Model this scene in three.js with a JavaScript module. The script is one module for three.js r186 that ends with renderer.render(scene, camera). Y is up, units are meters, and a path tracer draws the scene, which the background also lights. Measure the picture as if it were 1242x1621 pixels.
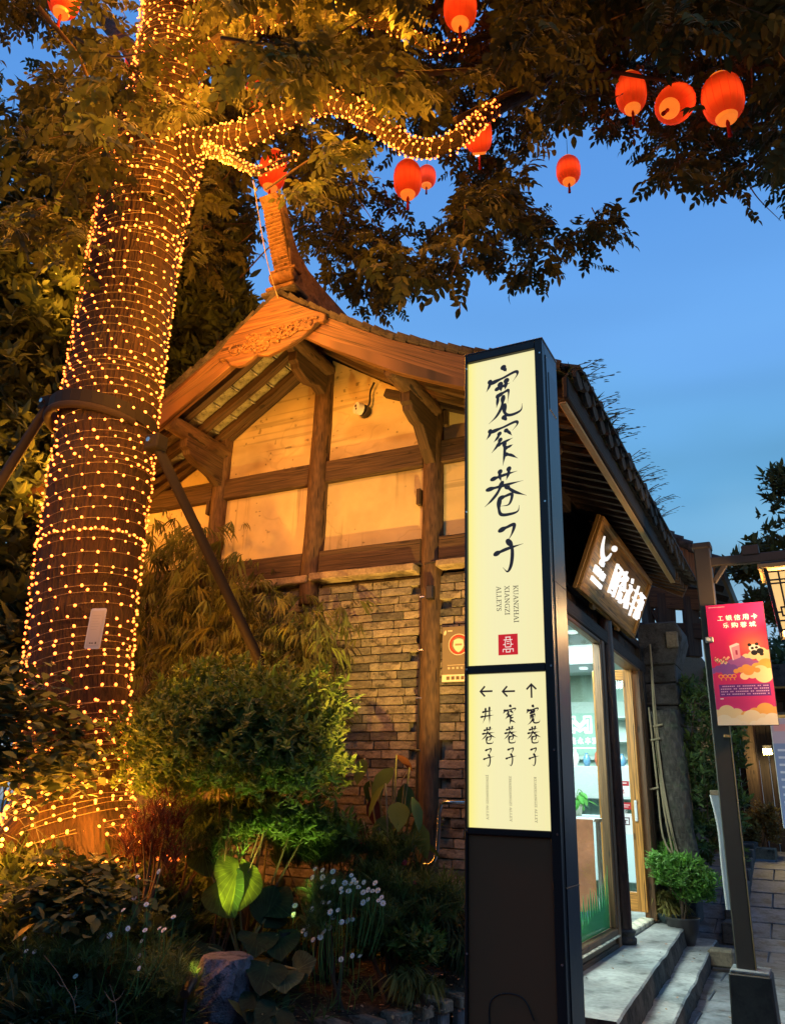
import * as THREE from 'three';
import { mergeGeometries } from 'three/addons/utils/BufferGeometryUtils.js';
import { MarchingCubes } from 'three/addons/objects/MarchingCubes.js';

// ---------------------------------------------------------------- camera, sky, sun, exposure
const scene = new THREE.Scene();
const W = 1242, H = 1621, FOC = 1256;
const camera = new THREE.PerspectiveCamera(2 * Math.atan(H / 2 / FOC) * 180 / Math.PI, W / H, 0.05, 300);
const EYE = new THREE.Vector3(0, 1.49, 0);
const RAD = Math.PI / 180, yaw = 27.6 * RAD, pitch = 20 * RAD, roll = 1.9 * RAD;
const cF = new THREE.Vector3(-Math.sin(yaw) * Math.cos(pitch), Math.sin(pitch), -Math.cos(yaw) * Math.cos(pitch));
const r0 = new THREE.Vector3(Math.cos(yaw), 0, -Math.sin(yaw)), u0 = new THREE.Vector3().crossVectors(r0, cF);
const cR = r0.clone().multiplyScalar(Math.cos(roll)).addScaledVector(u0, Math.sin(roll));
const cU = u0.clone().multiplyScalar(Math.cos(roll)).addScaledVector(r0, -Math.sin(roll));
camera.position.copy(EYE);
camera.quaternion.setFromRotationMatrix(new THREE.Matrix4().makeBasis(cR, cU, cF.clone().negate()));
const renderer = new THREE.WebGLRenderer({ antialias: true });
renderer.toneMapping = THREE.LinearToneMapping;
renderer.toneMappingExposure = 1.0;
renderer.shadowMap.enabled = true;
renderer.setSize(784, 1024);

function rng(seed) { let s = seed >>> 0; return () => { s = (s + 0x6d2b79f5) >>> 0; let t = Math.imul(s ^ (s >>> 15), 1 | s); t = (t + Math.imul(t ^ (t >>> 7), 61 | t)) ^ t; return ((t ^ (t >>> 14)) >>> 0) / 4294967296; }; }
const lerp = (a, b, t) => a + (b - a) * t, clamp = (x, a = 0, b = 1) => Math.min(b, Math.max(a, x));
const smooth = (a, b, x) => { const t = clamp((x - a) / (b - a)); return t * t * (3 - 2 * t); };
function hash2(x, y, s) { let h = Math.imul(x | 0, 374761393) ^ Math.imul(y | 0, 668265263) ^ Math.imul(s | 0, 1274126177); h = Math.imul(h ^ (h >>> 13), 1274126177); return ((h ^ (h >>> 16)) >>> 0) / 4294967296; }
function vnoise(x, y, px, py, s) {           // periodic value noise, period px by py cells
  const ix = Math.floor(x), iy = Math.floor(y), fx = x - ix, fy = y - iy, m = (a, n) => ((a % n) + n) % n;
  const u = fx * fx * (3 - 2 * fx), v = fy * fy * (3 - 2 * fy);
  const a = hash2(m(ix, px), m(iy, py), s), b = hash2(m(ix + 1, px), m(iy, py), s), c = hash2(m(ix, px), m(iy + 1, py), s), d = hash2(m(ix + 1, px), m(iy + 1, py), s);
  return lerp(lerp(a, b, u), lerp(c, d, u), v);
}
function fbm(u, v, fx, fy, oct, s) { let a = 0.5, t = 0, n = 0; for (let i = 0; i < oct; i++) { t += a * vnoise(u * fx, v * fy, fx, fy, s + i * 17); n += a; a *= 0.5; fx *= 2; fy *= 2; } return t / n; }

// dusk sky: deep blue overhead, paler towards the horizon, a soft grey-blue bank of cloud low down
{
  const w = 512, h = 256, data = new Float32Array(w * h * 4);
  const stops = [[-90, .05, .07, .09], [0, .44, .54, .66], [9, .42, .60, .78], [14, .30, .55, .76], [17.5, .21, .47, .71], [21, .135, .385, .67], [26, .150, .42, .80], [31, .155, .41, .86], [40, .118, .345, .82], [60, .075, .25, .70], [90, .06, .20, .60]];
  for (let j = 0; j < h; j++) for (let i = 0; i < w; i++) {
    const el0 = ((j + 0.5) / h - 0.5) * 180, u = i / w, v = j / h;
    const n = fbm(u, v, 24, 24, 4, 5) - 0.5, n2 = fbm(u, v, 10, 40, 4, 91) - 0.5;
    const el = el0 + (el0 > 3 && el0 < 30 ? n * 9 : 0);
    let k = 0; while (k < stops.length - 2 && el > stops[k + 1][0]) k++;
    const a = stops[k], b = stops[k + 1], t = clamp((el - a[0]) / (b[0] - a[0])), cl = el0 > 0 ? 1 + n2 * 0.55 * (1 - smooth(20, 44, el0)) + (fbm(u, v, 14, 60, 5, 33) - .5) * .25 * (1 - smooth(16, 34, el0)) : 1;
    for (let c = 0; c < 3; c++) data[(j * w + i) * 4 + c] = lerp(a[c + 1], b[c + 1], t) * cl;
    data[(j * w + i) * 4 + 3] = 1;
  }
  const t = new THREE.DataTexture(data, w, h, THREE.RGBAFormat, THREE.FloatType);
  t.mapping = THREE.EquirectangularReflectionMapping; t.magFilter = THREE.LinearFilter; t.needsUpdate = true;
  scene.background = t; scene.environment = t;
}
const sun = new THREE.DirectionalLight(new THREE.Color(0.75, 0.85, 1), 0.02);   // the last light of the sunk sun
sun.position.set(30, 22, -50); sun.castShadow = true; sun.shadow.radius = 40; sun.name = 'dusk_light';
Object.assign(sun.shadow.camera, { left: -20, right: 20, top: 20, bottom: -20, near: 1, far: 120 });
scene.add(sun);

// ---------------------------------------------------------------- helpers
const V = (x, y, z) => new THREE.Vector3(x, y, z);
const ray = (px, py) => cF.clone().multiplyScalar(FOC).addScaledVector(cR, px - W / 2).addScaledVector(cU, H / 2 - py).normalize();
const AX = { x: 0, y: 1, z: 2 };
function P(px, py, axis, val) { const d = ray(px, py).toArray(), o = EYE.toArray(), t = (val - o[AX[axis]]) / d[AX[axis]]; return V(o[0] + d[0] * t, o[1] + d[1] * t, o[2] + d[2] * t); }
const D = (px, py, dist) => EYE.clone().addScaledVector(ray(px, py), dist);
function proj(p) { const d = p.clone().sub(EYE), z = d.dot(cF); return [W / 2 + FOC * d.dot(cR) / z, H / 2 - FOC * d.dot(cU) / z, z]; }
const names = new Map();
function numbered(n) { const k = names.get(n) ?? 0; names.set(n, k + 1); return k ? n + '_' + String(k).padStart(3, '0') : n; }
function tag(o, label, category, group, kind) { if (label) o.userData.label = label; if (category) o.userData.category = category; if (group) o.userData.group = group; if (kind) o.userData.kind = kind; return o; }
function thing(name, label, category, pos, group) { const o = new THREE.Group(); o.name = numbered(name); if (pos) o.position.copy(pos); scene.add(o); return tag(o, label, category, group); }
function part(parent, name, geo, mat, pos, rot) { const m = new THREE.Mesh(geo, mat); m.name = parent === scene ? numbered(name) : name; m.castShadow = m.receiveShadow = true; if (pos) m.position.copy(pos); if (rot) m.rotation.set(...rot); parent.add(m); return m; }
function inst(parent, name, geo, mat, mats, colors) {
  const m = new THREE.InstancedMesh(geo, mat, mats.length); m.name = parent === scene ? numbered(name) : name;
  mats.forEach((x, i) => m.setMatrixAt(i, x)); if (colors) colors.forEach((c, i) => m.setColorAt(i, c));
  m.castShadow = m.receiveShadow = true; m.userData.kind = 'stuff'; parent.add(m); return m;
}
const TMP = new THREE.Object3D();
function mat4(pos, q, s) { TMP.position.copy(pos); if (q.isQuaternion) TMP.quaternion.copy(q); else TMP.rotation.set(...q); if (typeof s === 'number') TMP.scale.setScalar(s); else TMP.scale.copy(s); TMP.updateMatrix(); return TMP.matrix.clone(); }
// a box with chamfered edges, 44 triangles, uv in metres with u along its longest side
function cbox(w, h, d, c = 0.006, uo = 0) {
  c = Math.min(c, w * .4, h * .4, d * .4);
  const hx = w / 2, hy = h / 2, hz = d / 2, pos = [];
  const X = (sx, sy, sz) => V(sx * hx, sy * (hy - c), sz * (hz - c)), Y = (sx, sy, sz) => V(sx * (hx - c), sy * hy, sz * (hz - c)), Z = (sx, sy, sz) => V(sx * (hx - c), sy * (hy - c), sz * hz);
  const tri = (a, b, e) => { const n = b.clone().sub(a).cross(e.clone().sub(a)); if (n.dot(a.clone().add(b).add(e)) < 0) [b, e] = [e, b]; pos.push(...a.toArray(), ...b.toArray(), ...e.toArray()); };
  const quad = (a, b, e, f) => { tri(a, b, e); tri(a, e, f); };
  for (const s of [-1, 1]) { quad(X(s, -1, -1), X(s, 1, -1), X(s, 1, 1), X(s, -1, 1)); quad(Y(-1, s, -1), Y(1, s, -1), Y(1, s, 1), Y(-1, s, 1)); quad(Z(-1, -1, s), Z(1, -1, s), Z(1, 1, s), Z(-1, 1, s)); }
  for (const a of [-1, 1]) for (const b of [-1, 1]) {
    quad(X(a, b, -1), X(a, b, 1), Y(a, b, 1), Y(a, b, -1)); quad(X(a, -1, b), X(a, 1, b), Z(a, 1, b), Z(a, -1, b)); quad(Y(-1, a, b), Y(1, a, b), Z(1, a, b), Z(-1, a, b));
    for (const e of [-1, 1]) tri(X(a, b, e), Y(a, b, e), Z(a, b, e));
  }
  const g = new THREE.BufferGeometry(); g.setAttribute('position', new THREE.Float32BufferAttribute(pos, 3)); g.computeVertexNormals();
  return muv(g, uo);
}
function muv(g, uo = 0, long) {   // metric uv by dominant normal, grain (u) along the longest side
  if (g.index) { const n = g.toNonIndexed(); g = n; if (!g.attributes.normal) g.computeVertexNormals(); }
  g.computeBoundingBox(); const s = g.boundingBox.getSize(V()).toArray(), L = long ?? s.indexOf(Math.max(...s));
  const p = g.attributes.position, n = g.attributes.normal, uv = new Float32Array(p.count * 2);
  for (let t = 0; t < p.count; t += 3) {
    const nn = [0, 1, 2].map((k) => Math.abs(n.getComponent(t, k) + n.getComponent(t + 1, k) + n.getComponent(t + 2, k)));
    const N = nn.indexOf(Math.max(...nn)), rest = [0, 1, 2].filter((k) => k !== N), U = rest.includes(L) ? L : rest[0], Vv = rest.find((k) => k !== U);
    for (let j = t; j < t + 3; j++) { uv[j * 2] = p.getComponent(j, U) + uo * 1.37; uv[j * 2 + 1] = p.getComponent(j, Vv) + uo * 0.73 + N * 0.31; }
  }
  g.setAttribute('uv', new THREE.BufferAttribute(uv, 2)); return g;
}
let uoff = 0;
// a squared timber from a to b
function beam(parent, name, a, b, h, d, mat, up = V(0, 1, 0), c = 0.008) {
  const L = a.distanceTo(b), x = b.clone().sub(a).normalize(), z = new THREE.Vector3().crossVectors(x, up).normalize(), y = new THREE.Vector3().crossVectors(z, x);
  const m = part(parent, name, cbox(L, h, d, c, uoff += 0.617), mat, a.clone().add(b).multiplyScalar(0.5));
  m.quaternion.setFromRotationMatrix(new THREE.Matrix4().makeBasis(x, y, z)); return m;
}
// a tube through points with a radius at each, uv in metres (v along it)
function tube(pts, radii, seg = 8, wob = 0, seed = 1, per = 1) {
  const n = pts.length, rad = (i) => (Array.isArray(radii) ? radii[i] : radii), pos = [], uv = [], idx = [], r = rng(seed);
  const T = pts.map((p, i) => pts[Math.min(n - 1, i + 1)].clone().sub(pts[Math.max(0, i - 1)]).normalize());
  let N = Math.abs(T[0].y) > 0.9 ? V(1, 0, 0) : V(0, 1, 0); N.addScaledVector(T[0], -N.dot(T[0])).normalize();
  let len = 0;
  for (let i = 0; i < n; i++) {
    if (i) { N.addScaledVector(T[i], -N.dot(T[i])).normalize(); len += pts[i].distanceTo(pts[i - 1]); }
    const B = new THREE.Vector3().crossVectors(T[i], N);
    for (let k = 0; k <= seg; k++) {
      const a = k / seg * Math.PI * 2, w = wob ? 1 + wob * (vnoise(k / seg * 6, i * 0.7, 6, 999, seed) - 0.5) * 2 : 1, q = rad(i) * w;
      const p = pts[i].clone().addScaledVector(N, Math.cos(a) * q).addScaledVector(B, Math.sin(a) * q); pos.push(p.x, p.y, p.z); uv.push(k / seg * Math.max(0.02, rad(0)) * 6.28 * per, len);
    }
  }
  const s = seg + 1;
  for (let i = 0; i < n - 1; i++) for (let k = 0; k < seg; k++) idx.push(i * s + k, i * s + k + 1, i * s + s + k, i * s + k + 1, i * s + s + k + 1, i * s + s + k);
  for (const i of [0, n - 1]) { const c0 = pos.length / 3; pos.push(...pts[i].toArray()); uv.push(0, 0); for (let k = 0; k < seg; k++) i ? idx.push(c0, i * s + k, i * s + k + 1) : idx.push(c0, k + 1, k); }
  const g = new THREE.BufferGeometry(); g.setAttribute('position', new THREE.Float32BufferAttribute(pos, 3)); g.setAttribute('uv', new THREE.Float32BufferAttribute(uv, 2)); g.setIndex(idx); g.computeVertexNormals(); return g;
}
const curve = (pts, n) => new THREE.CatmullRomCurve3(pts, false, 'centripetal').getSpacedPoints(n);
function extrude(pts, depth, bevel = 0) {  // polygon in x,y extruded along z
  const s = new THREE.Shape(pts.map((p) => new THREE.Vector2(p[0], p[1])));
  const g = new THREE.ExtrudeGeometry(s, { depth, bevelEnabled: bevel > 0, bevelSize: bevel, bevelThickness: bevel, bevelSegments: 1, steps: 1 }); return muv(g, uoff += 0.41);
}
function merged(list) { return mergeGeometries(list.map((g) => { const n = g.index ? g.toNonIndexed() : g; for (const k of Object.keys(n.attributes)) if (!['position', 'normal', 'uv'].includes(k)) n.deleteAttribute(k); return n; })); }

// ---------------------------------------------------------------- textures: only colour, grain, relief and wear
function dtex(size, f, srgb = true) {
  const d = new Uint8Array(size * size * 4);
  for (let j = 0; j < size; j++) for (let i = 0; i < size; i++) { const c = f(i / size, j / size); for (let k = 0; k < 3; k++) d[(j * size + i) * 4 + k] = clamp(Array.isArray(c) ? c[k] : c) * 255; d[(j * size + i) * 4 + 3] = 255; }
  const t = new THREE.DataTexture(d, size, size); t.wrapS = t.wrapT = THREE.RepeatWrapping; t.magFilter = THREE.LinearFilter; t.minFilter = THREE.LinearMipmapLinearFilter; t.generateMipmaps = true; if (srgb) t.colorSpace = THREE.SRGBColorSpace; t.needsUpdate = true; return t;
}
const rep = (t, x, y) => { const c = t.clone(); c.repeat.set(x, y); c.needsUpdate = true; return c; };
const woodF = (u, v) => { const g = fbm(u, v + 0.06 * fbm(u, v, 3, 3, 2, 4), 4, 48, 4, 11), fine = fbm(u, v, 10, 128, 2, 33), crack = smooth(0.72, 0.8, fbm(u, v, 3, 40, 3, 77)), knot = smooth(.76, .84, fbm(u, v, 9, 9, 2, 51)); return 0.55 + 0.5 * (g - 0.5) + 0.35 * (fine - 0.5) + 0.3 - 0.42 * crack - 0.25 * knot; };
const T = {};
T.wood = dtex(512, (u, v) => { const k = woodF(u, v); return [k, k * 0.97, k * 0.93]; });
T.woodB = dtex(512, woodF, false);
T.plaster = dtex(1024, (u, v) => {
  const a = fbm(u, v, 5, 5, 5, 3), b = fbm(u, v, 40, 40, 2, 8), st = smooth(0.62, 0.8, fbm(u, v, 7, 3, 4, 19)), sp = smooth(0.80, 0.86, fbm(u, v, 60, 60, 2, 29)) * smooth(.45, .6, fbm(u, v, 4, 4, 2, 61));
  const dr = smooth(.60, .78, fbm(u, v, 70, 3, 3, 47)) * smooth(.4, .6, fbm(u, v, 5, 4, 2, 53)), ck = smooth(.018, .004, Math.abs(fbm(u, v, 6, 6, 4, 87) - .5)) * smooth(.5, .62, fbm(u, v, 4, 4, 2, 88)); const k = 0.88 + 0.22 * (a - 0.5) + 0.05 * (b - 0.5) - .13 * dr - .05 * ck - 0.12 * st - 0.22 * sp; return [k, k * (0.985 - 0.04 * st), k * (0.95 - 0.08 * st)];
});
T.plasterB = dtex(512, (u, v) => 0.5 + 0.5 * (fbm(u, v, 24, 24, 4, 3) - 0.5), false);
T.brick = dtex(512, (u, v) => { const a = fbm(u, v, 6, 8, 5, 23), b = fbm(u, v, 40, 40, 3, 9), s = smooth(0.6, 0.75, fbm(u, v, 9, 9, 3, 41)); const k = 0.82 + 0.5 * (a - 0.5) + 0.3 * (b - 0.5) - 0.3 * s; return [k, k * 0.98, k * 0.95]; });
T.rough = dtex(512, (u, v) => 0.5 + 0.7 * (fbm(u, v, 16, 16, 5, 13) - 0.5), false);
T.stone = dtex(512, (u, v) => { const a = fbm(u, v, 5, 5, 5, 31), b = fbm(u, v, 50, 50, 3, 43), s = smooth(0.58, 0.72, fbm(u, v, 4, 6, 4, 57)); const dk = smooth(.55, .8, fbm(u, v, 11, 11, 4, 83)); const k = 0.86 + 0.42 * (a - 0.5) + 0.26 * (b - 0.5) - 0.26 * s - .22 * dk; return [k, k, k * 0.99]; });
const barkF = (u, v) => { const w = v + 0.03 * fbm(u, v, 6, 6, 2, 2), r = fbm(u, w, 14, 5, 4, 65), f = fbm(u, w, 40, 14, 3, 66), l = smooth(.64, .72, fbm(u, v, 8, 24, 3, 12)); return 0.5 + 0.9 * (Math.abs(r - 0.5) * 2 - 0.25) + 0.4 * (f - 0.5) + 0.15 * l; };
T.bark = dtex(512, (u, v) => { const k = 0.45 + 0.5 * barkF(u, v), m = smooth(.55, .7, fbm(u, v, 5, 5, 4, 97)); return [k, k * (0.95 + 0.1 * m), k * 0.88]; });
T.barkB = dtex(512, barkF, false);
T.cloth = dtex(256, (u, v) => { const k = 0.8 + 0.12 * Math.sin(u * 256 * 1.57) * Math.sin(v * 256 * 1.57) + 0.25 * (fbm(u, v, 6, 6, 4, 15) - 0.5); return k; });
T.soil = dtex(512, (u, v) => { const a = fbm(u, v, 20, 20, 4, 71), p = smooth(0.72, 0.8, fbm(u, v, 64, 64, 2, 72)); const k = 0.55 + 0.7 * (a - 0.5) + 0.5 * p; return [k, k * 0.92, k * 0.85]; });
const std = (o) => new THREE.MeshStandardMaterial(o), col = (r, g, b) => new THREE.Color().setRGB(r, g, b);
const woodMat = (c, rough = 0.75, rx = 0.8, ry = 2.2, bump = 0.004) => std({ color: c, map: rep(T.wood, rx, ry), bumpMap: rep(T.woodB, rx, ry), bumpScale: bump, roughness: rough });
const M = {
  darkWood: woodMat(col(0.098, 0.062, 0.034)), postWood: woodMat(col(0.125, 0.078, 0.042), .72), blackWood: woodMat(col(0.045, 0.03, 0.022), .7), bargeWood: woodMat(col(0.205, 0.108, 0.042), .6, .5, 1.6, .003),
  doorWood: woodMat(col(0.72, 0.32, 0.065), .45, .6, 2, .001), sashWood: woodMat(col(0.24, 0.125, 0.055), .5, .6, 2, .002), maroonWood: woodMat(col(0.05, 0.022, 0.018), .38, .6, 2, .0015),
  plaster: std({ color: col(0.80, 0.70, 0.40), map: rep(T.plaster, 0.42, 0.42), bumpMap: rep(T.plasterB, 1, 1), bumpScale: 0.003, roughness: 0.92 }),
  mortar: std({ color: col(0.24, 0.225, 0.19), map: rep(T.stone, 3, 3), bumpMap: rep(T.rough, 5, 5), bumpScale: 0.004, roughness: 0.97 }),
  tile: std({ color: col(0.075, 0.068, 0.06), map: rep(T.stone, 2.3, 2.3), bumpMap: rep(T.rough, 3, 3), bumpScale: 0.004, roughness: 0.9 }),
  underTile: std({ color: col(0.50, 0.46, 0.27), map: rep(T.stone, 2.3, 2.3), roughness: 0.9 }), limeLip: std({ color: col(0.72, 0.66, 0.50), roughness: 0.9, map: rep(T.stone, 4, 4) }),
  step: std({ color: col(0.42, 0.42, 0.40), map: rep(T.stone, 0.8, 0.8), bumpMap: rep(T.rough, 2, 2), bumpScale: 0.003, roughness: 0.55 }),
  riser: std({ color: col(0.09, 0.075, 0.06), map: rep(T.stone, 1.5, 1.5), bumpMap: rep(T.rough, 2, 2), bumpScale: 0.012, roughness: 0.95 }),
  paver: [0.20, 0.23, 0.27].map((k) => std({ color: col(k * .94, k * 0.98, k * 1.06), map: rep(T.stone, 1.1, 1.1), bumpMap: rep(T.rough, 2, 2), bumpScale: 0.004, roughness: 0.5 })),
  bark: std({ color: col(0.066, 0.034, 0.017), map: rep(T.bark, 1.1, 0.8), bumpMap: rep(T.barkB, 1.1, 0.8), bumpScale: 0.035, roughness: 0.95 }),
  twig: std({ color: col(0.10, 0.06, 0.035), roughness: 0.9 }), caneWood: std({ color: col(0.34, 0.27, 0.16), roughness: 0.7 }),
  blackMetal: std({ color: col(0.018, 0.017, 0.017), roughness: 0.35, metalness: 0.3 }), brownMetal: new THREE.MeshPhysicalMaterial({ specularIntensity: .25, color: col(0.15, 0.066, 0.03), roughness: 0.7, metalness: 0.0, bumpMap: rep(T.rough, 1, 1), bumpScale: .0008 }),
  steel: std({ color: col(0.55, 0.55, 0.55), roughness: 0.25, metalness: 1 }), cable: std({ color: col(0.015, 0.013, 0.012), roughness: 0.5 }), poleMetal: std({ color: col(0.075, 0.055, 0.042), roughness: 0.5, metalness: 0.2, bumpMap: rep(T.rough, 2, 2), bumpScale: .001 }),
  soil: std({ color: col(0.17, 0.13, 0.09), map: rep(T.soil, 1, 1), bumpMap: rep(T.rough, 2, 2), bumpScale: 0.03, roughness: 1 }),
  glass: new THREE.MeshPhysicalMaterial({ specularIntensity: 0.55, side: THREE.DoubleSide, color: col(0.96, 0.99, 0.98), transmission: 1, thickness: 0, roughness: 0.02, ior: 1.5 }),
  white: std({ color: col(0.75, 0.75, 0.73), roughness: 0.5 }), redPlastic: std({ color: col(0.55, 0.02, 0.03), roughness: 0.5 }),
};
M.brickA = std({ color: col(0.32, 0.285, 0.225), map: rep(T.brick, 2.2, 3), bumpMap: rep(T.rough, 4, 5), bumpScale: 0.004, roughness: 0.93 }); M.brickB = M.brickA.clone(); M.brickB.color = col(0.235, 0.21, 0.17); M.brickC = M.brickA.clone(); M.brickC.color = col(0.40, 0.355, 0.275); M.brickD = M.brickA.clone(); M.brickD.color = col(0.15, 0.145, 0.13);
M.kerbStone = std({ color: col(0.24, 0.24, 0.25), map: rep(T.stone, 1, 2), bumpMap: rep(T.rough, 2, 2), bumpScale: .01, roughness: .9 });
const leafMat = (r, g, b, tr = 0.35) => new THREE.MeshPhysicalMaterial({ color: col(r, g, b), transmission: tr, thickness: 0, roughness: 0.8, side: THREE.DoubleSide, specularIntensity: 0.5 });
// ---------------------------------------------------------------- ground, street, steps, garden bed
const ZG = -5.1, ZB = -4.35, FX = -1.8;      // gable wall, barge board, shop front
const streetY = (z) => 0.85 * smooth(-10.2, -14.6, z) - 0.0;
{
  const g = new THREE.PlaneGeometry(90, 110, 180, 220); g.rotateX(-Math.PI / 2); g.translate(0, 0, -30);
  const p = g.attributes.position; for (let i = 0; i < p.count; i++) p.setY(i, streetY(p.getZ(i)) - 0.02);
  g.computeVertexNormals(); tag(part(scene, 'ground', muv(g, 0, 0), M.paver[0]), null, null, null, 'structure');
}
const paving = thing('pavement'); tag(paving, null, null, null, 'structure');
{
  const r = rng(4), geos = {};
  for (let i = 0; i < 30; i++) for (let j = -3; j < 12; j++) {            // slabs in courses across the lane
    const z = -3.2 - i * 0.46, x = -1.05 + j * 0.62 + (i % 2) * 0.3; if (x < -1.9 || x > 4) continue;
    if (z > -5.2 && x < -1.2) continue;
    const w = 0.612, d = 0.453, k = Math.floor(r() * 3); const key = 'a' + k; geos[key] ??= cbox(w, 0.05, d, 0.008, k * 0.7);
    const m = part(paving, 'paver', geos[key], M.paver[Math.floor(r() * 3)], V(x, streetY(z) - 0.021 + r() * 0.005, z)); m.rotation.y = (r() - 0.5) * 0.01; m.rotation.x = Math.atan2(streetY(z - .2) - streetY(z + .2), .4);
  }
}
// the two steps before the shop: worn slabs with rough, broken front faces
function roughSlab(name, front, back, y0, y1, top, label) {
  const r = rng(Math.round(y1 * 1000)), n = 46, fr = [];
  for (let i = 0; i <= n; i++) { const t = i / n, p = front[0].clone().lerp(front[1], t); p.x += (fbm(t, .3, 12, 2, 3, 7) - .5) * 0.035; fr.push(p); }
  const g = new THREE.BufferGeometry(), pos = [], tri = (a, b, c) => pos.push(...a.toArray(), ...b.toArray(), ...c.toArray());
  const B = back[0], E = back[1], gR = [];
  for (let i = 0; i < n; i++) {
    const b0 = B.clone().lerp(E, i / n), b1 = B.clone().lerp(E, (i + 1) / n);
    const a0 = V(fr[i].x, y1, fr[i].z), a1 = V(fr[i + 1].x, y1, fr[i + 1].z);
    const f0 = a0.clone().add(V(0.012, -0.012, 0)), f1 = a1.clone().add(V(0.012, -0.012, 0));
    tri(a0, a1, V(b1.x, y1, b1.z)); tri(a0, V(b1.x, y1, b1.z), V(b0.x, y1, b0.z)); tri(a0, f0, f1); tri(a0, f1, a1);
    const bulge = () => (r() - 0.5) * 0.035, c = [];
    for (let k = 0; k <= 4; k++) c.push([k == 0 ? f0 : V(f0.x + 0.012 * Math.sin(k) + (fbm(i / n, k / 5, 30, 5, 3, 3) - .5) * .035, lerp(y1 - .012, y0, k / 4), f0.z), k == 0 ? f1 : V(f1.x + 0.012 * Math.sin(k) + (fbm((i + 1) / n, k / 5, 30, 5, 3, 3) - .5) * .035, lerp(y1 - .012, y0, k / 4), f1.z)]);
    for (let k = 0; k < 4; k++) { gR.push(c[k][0], c[k + 1][0], c[k + 1][1], c[k][0], c[k + 1][1], c[k][1]); }
  }
  const end = [V(fr[0].x, y1, fr[0].z), V(B.x, y1, B.z), V(B.x, y0, B.z), V(fr[0].x, y0, fr[0].z)];
  gR.push(end[0], end[1], end[2], end[0], end[2], end[3]);
  g.setAttribute('position', new THREE.Float32BufferAttribute(pos, 3)); g.computeVertexNormals();
  const h = new THREE.BufferGeometry().setFromPoints(gR); h.computeVertexNormals();
  const o = thing(name, null, null, null); tag(o, null, null, null, 'structure');
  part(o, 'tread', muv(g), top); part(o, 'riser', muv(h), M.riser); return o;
}
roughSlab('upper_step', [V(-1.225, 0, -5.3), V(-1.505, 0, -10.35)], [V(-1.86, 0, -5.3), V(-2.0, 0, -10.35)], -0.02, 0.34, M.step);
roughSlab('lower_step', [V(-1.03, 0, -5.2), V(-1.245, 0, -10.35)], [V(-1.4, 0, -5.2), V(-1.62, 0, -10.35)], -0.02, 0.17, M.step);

const TRUNK = [[112, 1345, .41], [113, 1250, .33], [118, 1150, .318], [124, 1060, .325], [133, 960, .333], [146, 860, .34], [160, 760, .345], [171, 680, .34], [182, 600, .34], [198, 500, .34], [213, 410, .335], [229, 320, .345], [243, 245, .40], [258, 170, .285], [270, 90, .28], [278, 0, .28], [284, -90, .26], [296, -200, .24], [310, -320, .2]];
const ZT = -3.8, trunkC = TRUNK.map((t) => P(t[0], t[1], 'z', ZT)), trunkBase = trunkC[0];
const kerbLine = [V(-1.93, 0, -5.06), V(-2.05, 0, -4.85), V(-2.18, 0, -4.2), V(-2.5, 0, -3.3), V(-3.0, 0, -2.2), V(-3.5, 0, -1), V(-4, 0, .5)];
function kerbX(z) { for (let i = 0; i < kerbLine.length - 1; i++) { const a = kerbLine[i], b = kerbLine[i + 1]; if (z <= b.z) return lerp(a.x, b.x, clamp((z - a.z) / (b.z - a.z))); } return -4; }
function groundY(x, z) {
  const d = Math.hypot(x - trunkBase.x, (z - trunkBase.z)), e = kerbX(z) - x;
  return 0.43 + 0.02 * clamp(e, 0, 3) + 0.13 * smooth(-4.0, -5, z) + 0.68 * Math.exp(-((d / 0.95) ** 2)) + 0.25 * smooth(.9, 3, e) + (fbm(x * .3 + 4, z * .3 + 4, 16, 16, 3, 2) - .5) * .12;
}
{
  const g = new THREE.BufferGeometry(), nx = 90, nz = 90, pos = [], idx = [];
  for (let j = 0; j <= nz; j++) { const z = lerp(-11, .4, j / nz); for (let i = 0; i <= nx; i++) { const x1 = (z < -5.06 ? -4.9 : kerbX(z) - .02), x = lerp(-14, x1, Math.pow(i / nx, .55)); pos.push(x, groundY(x, z), z); } }
  for (let j = 0; j < nz; j++) for (let i = 0; i < nx; i++) { const a = j * (nx + 1) + i, b = a + nx + 1; idx.push(a, b, b + 1, a, b + 1, a + 1); }
  g.setAttribute('position', new THREE.Float32BufferAttribute(pos, 3)); g.setIndex(idx); g.computeVertexNormals();
  tag(part(scene, 'garden_soil', muv(g, 0, 0), M.soil), null, null, null, 'structure');
}
function onGround(px, py) { const d = ray(px, py); for (let t = 1.2; t < 14; t += 0.02) { const p = EYE.clone().addScaledVector(d, t); if (p.z < ZG + .03 && p.x > -4.9) return V(p.x, groundY(p.x, ZG + .05), ZG + .05); if (p.y < groundY(p.x, p.z)) return p; } return D(px, py, 6); }
const kerb = thing('garden_kerb', 'low brick and stone kerb edging the planting bed beside the sign pillar', 'kerb');
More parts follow.
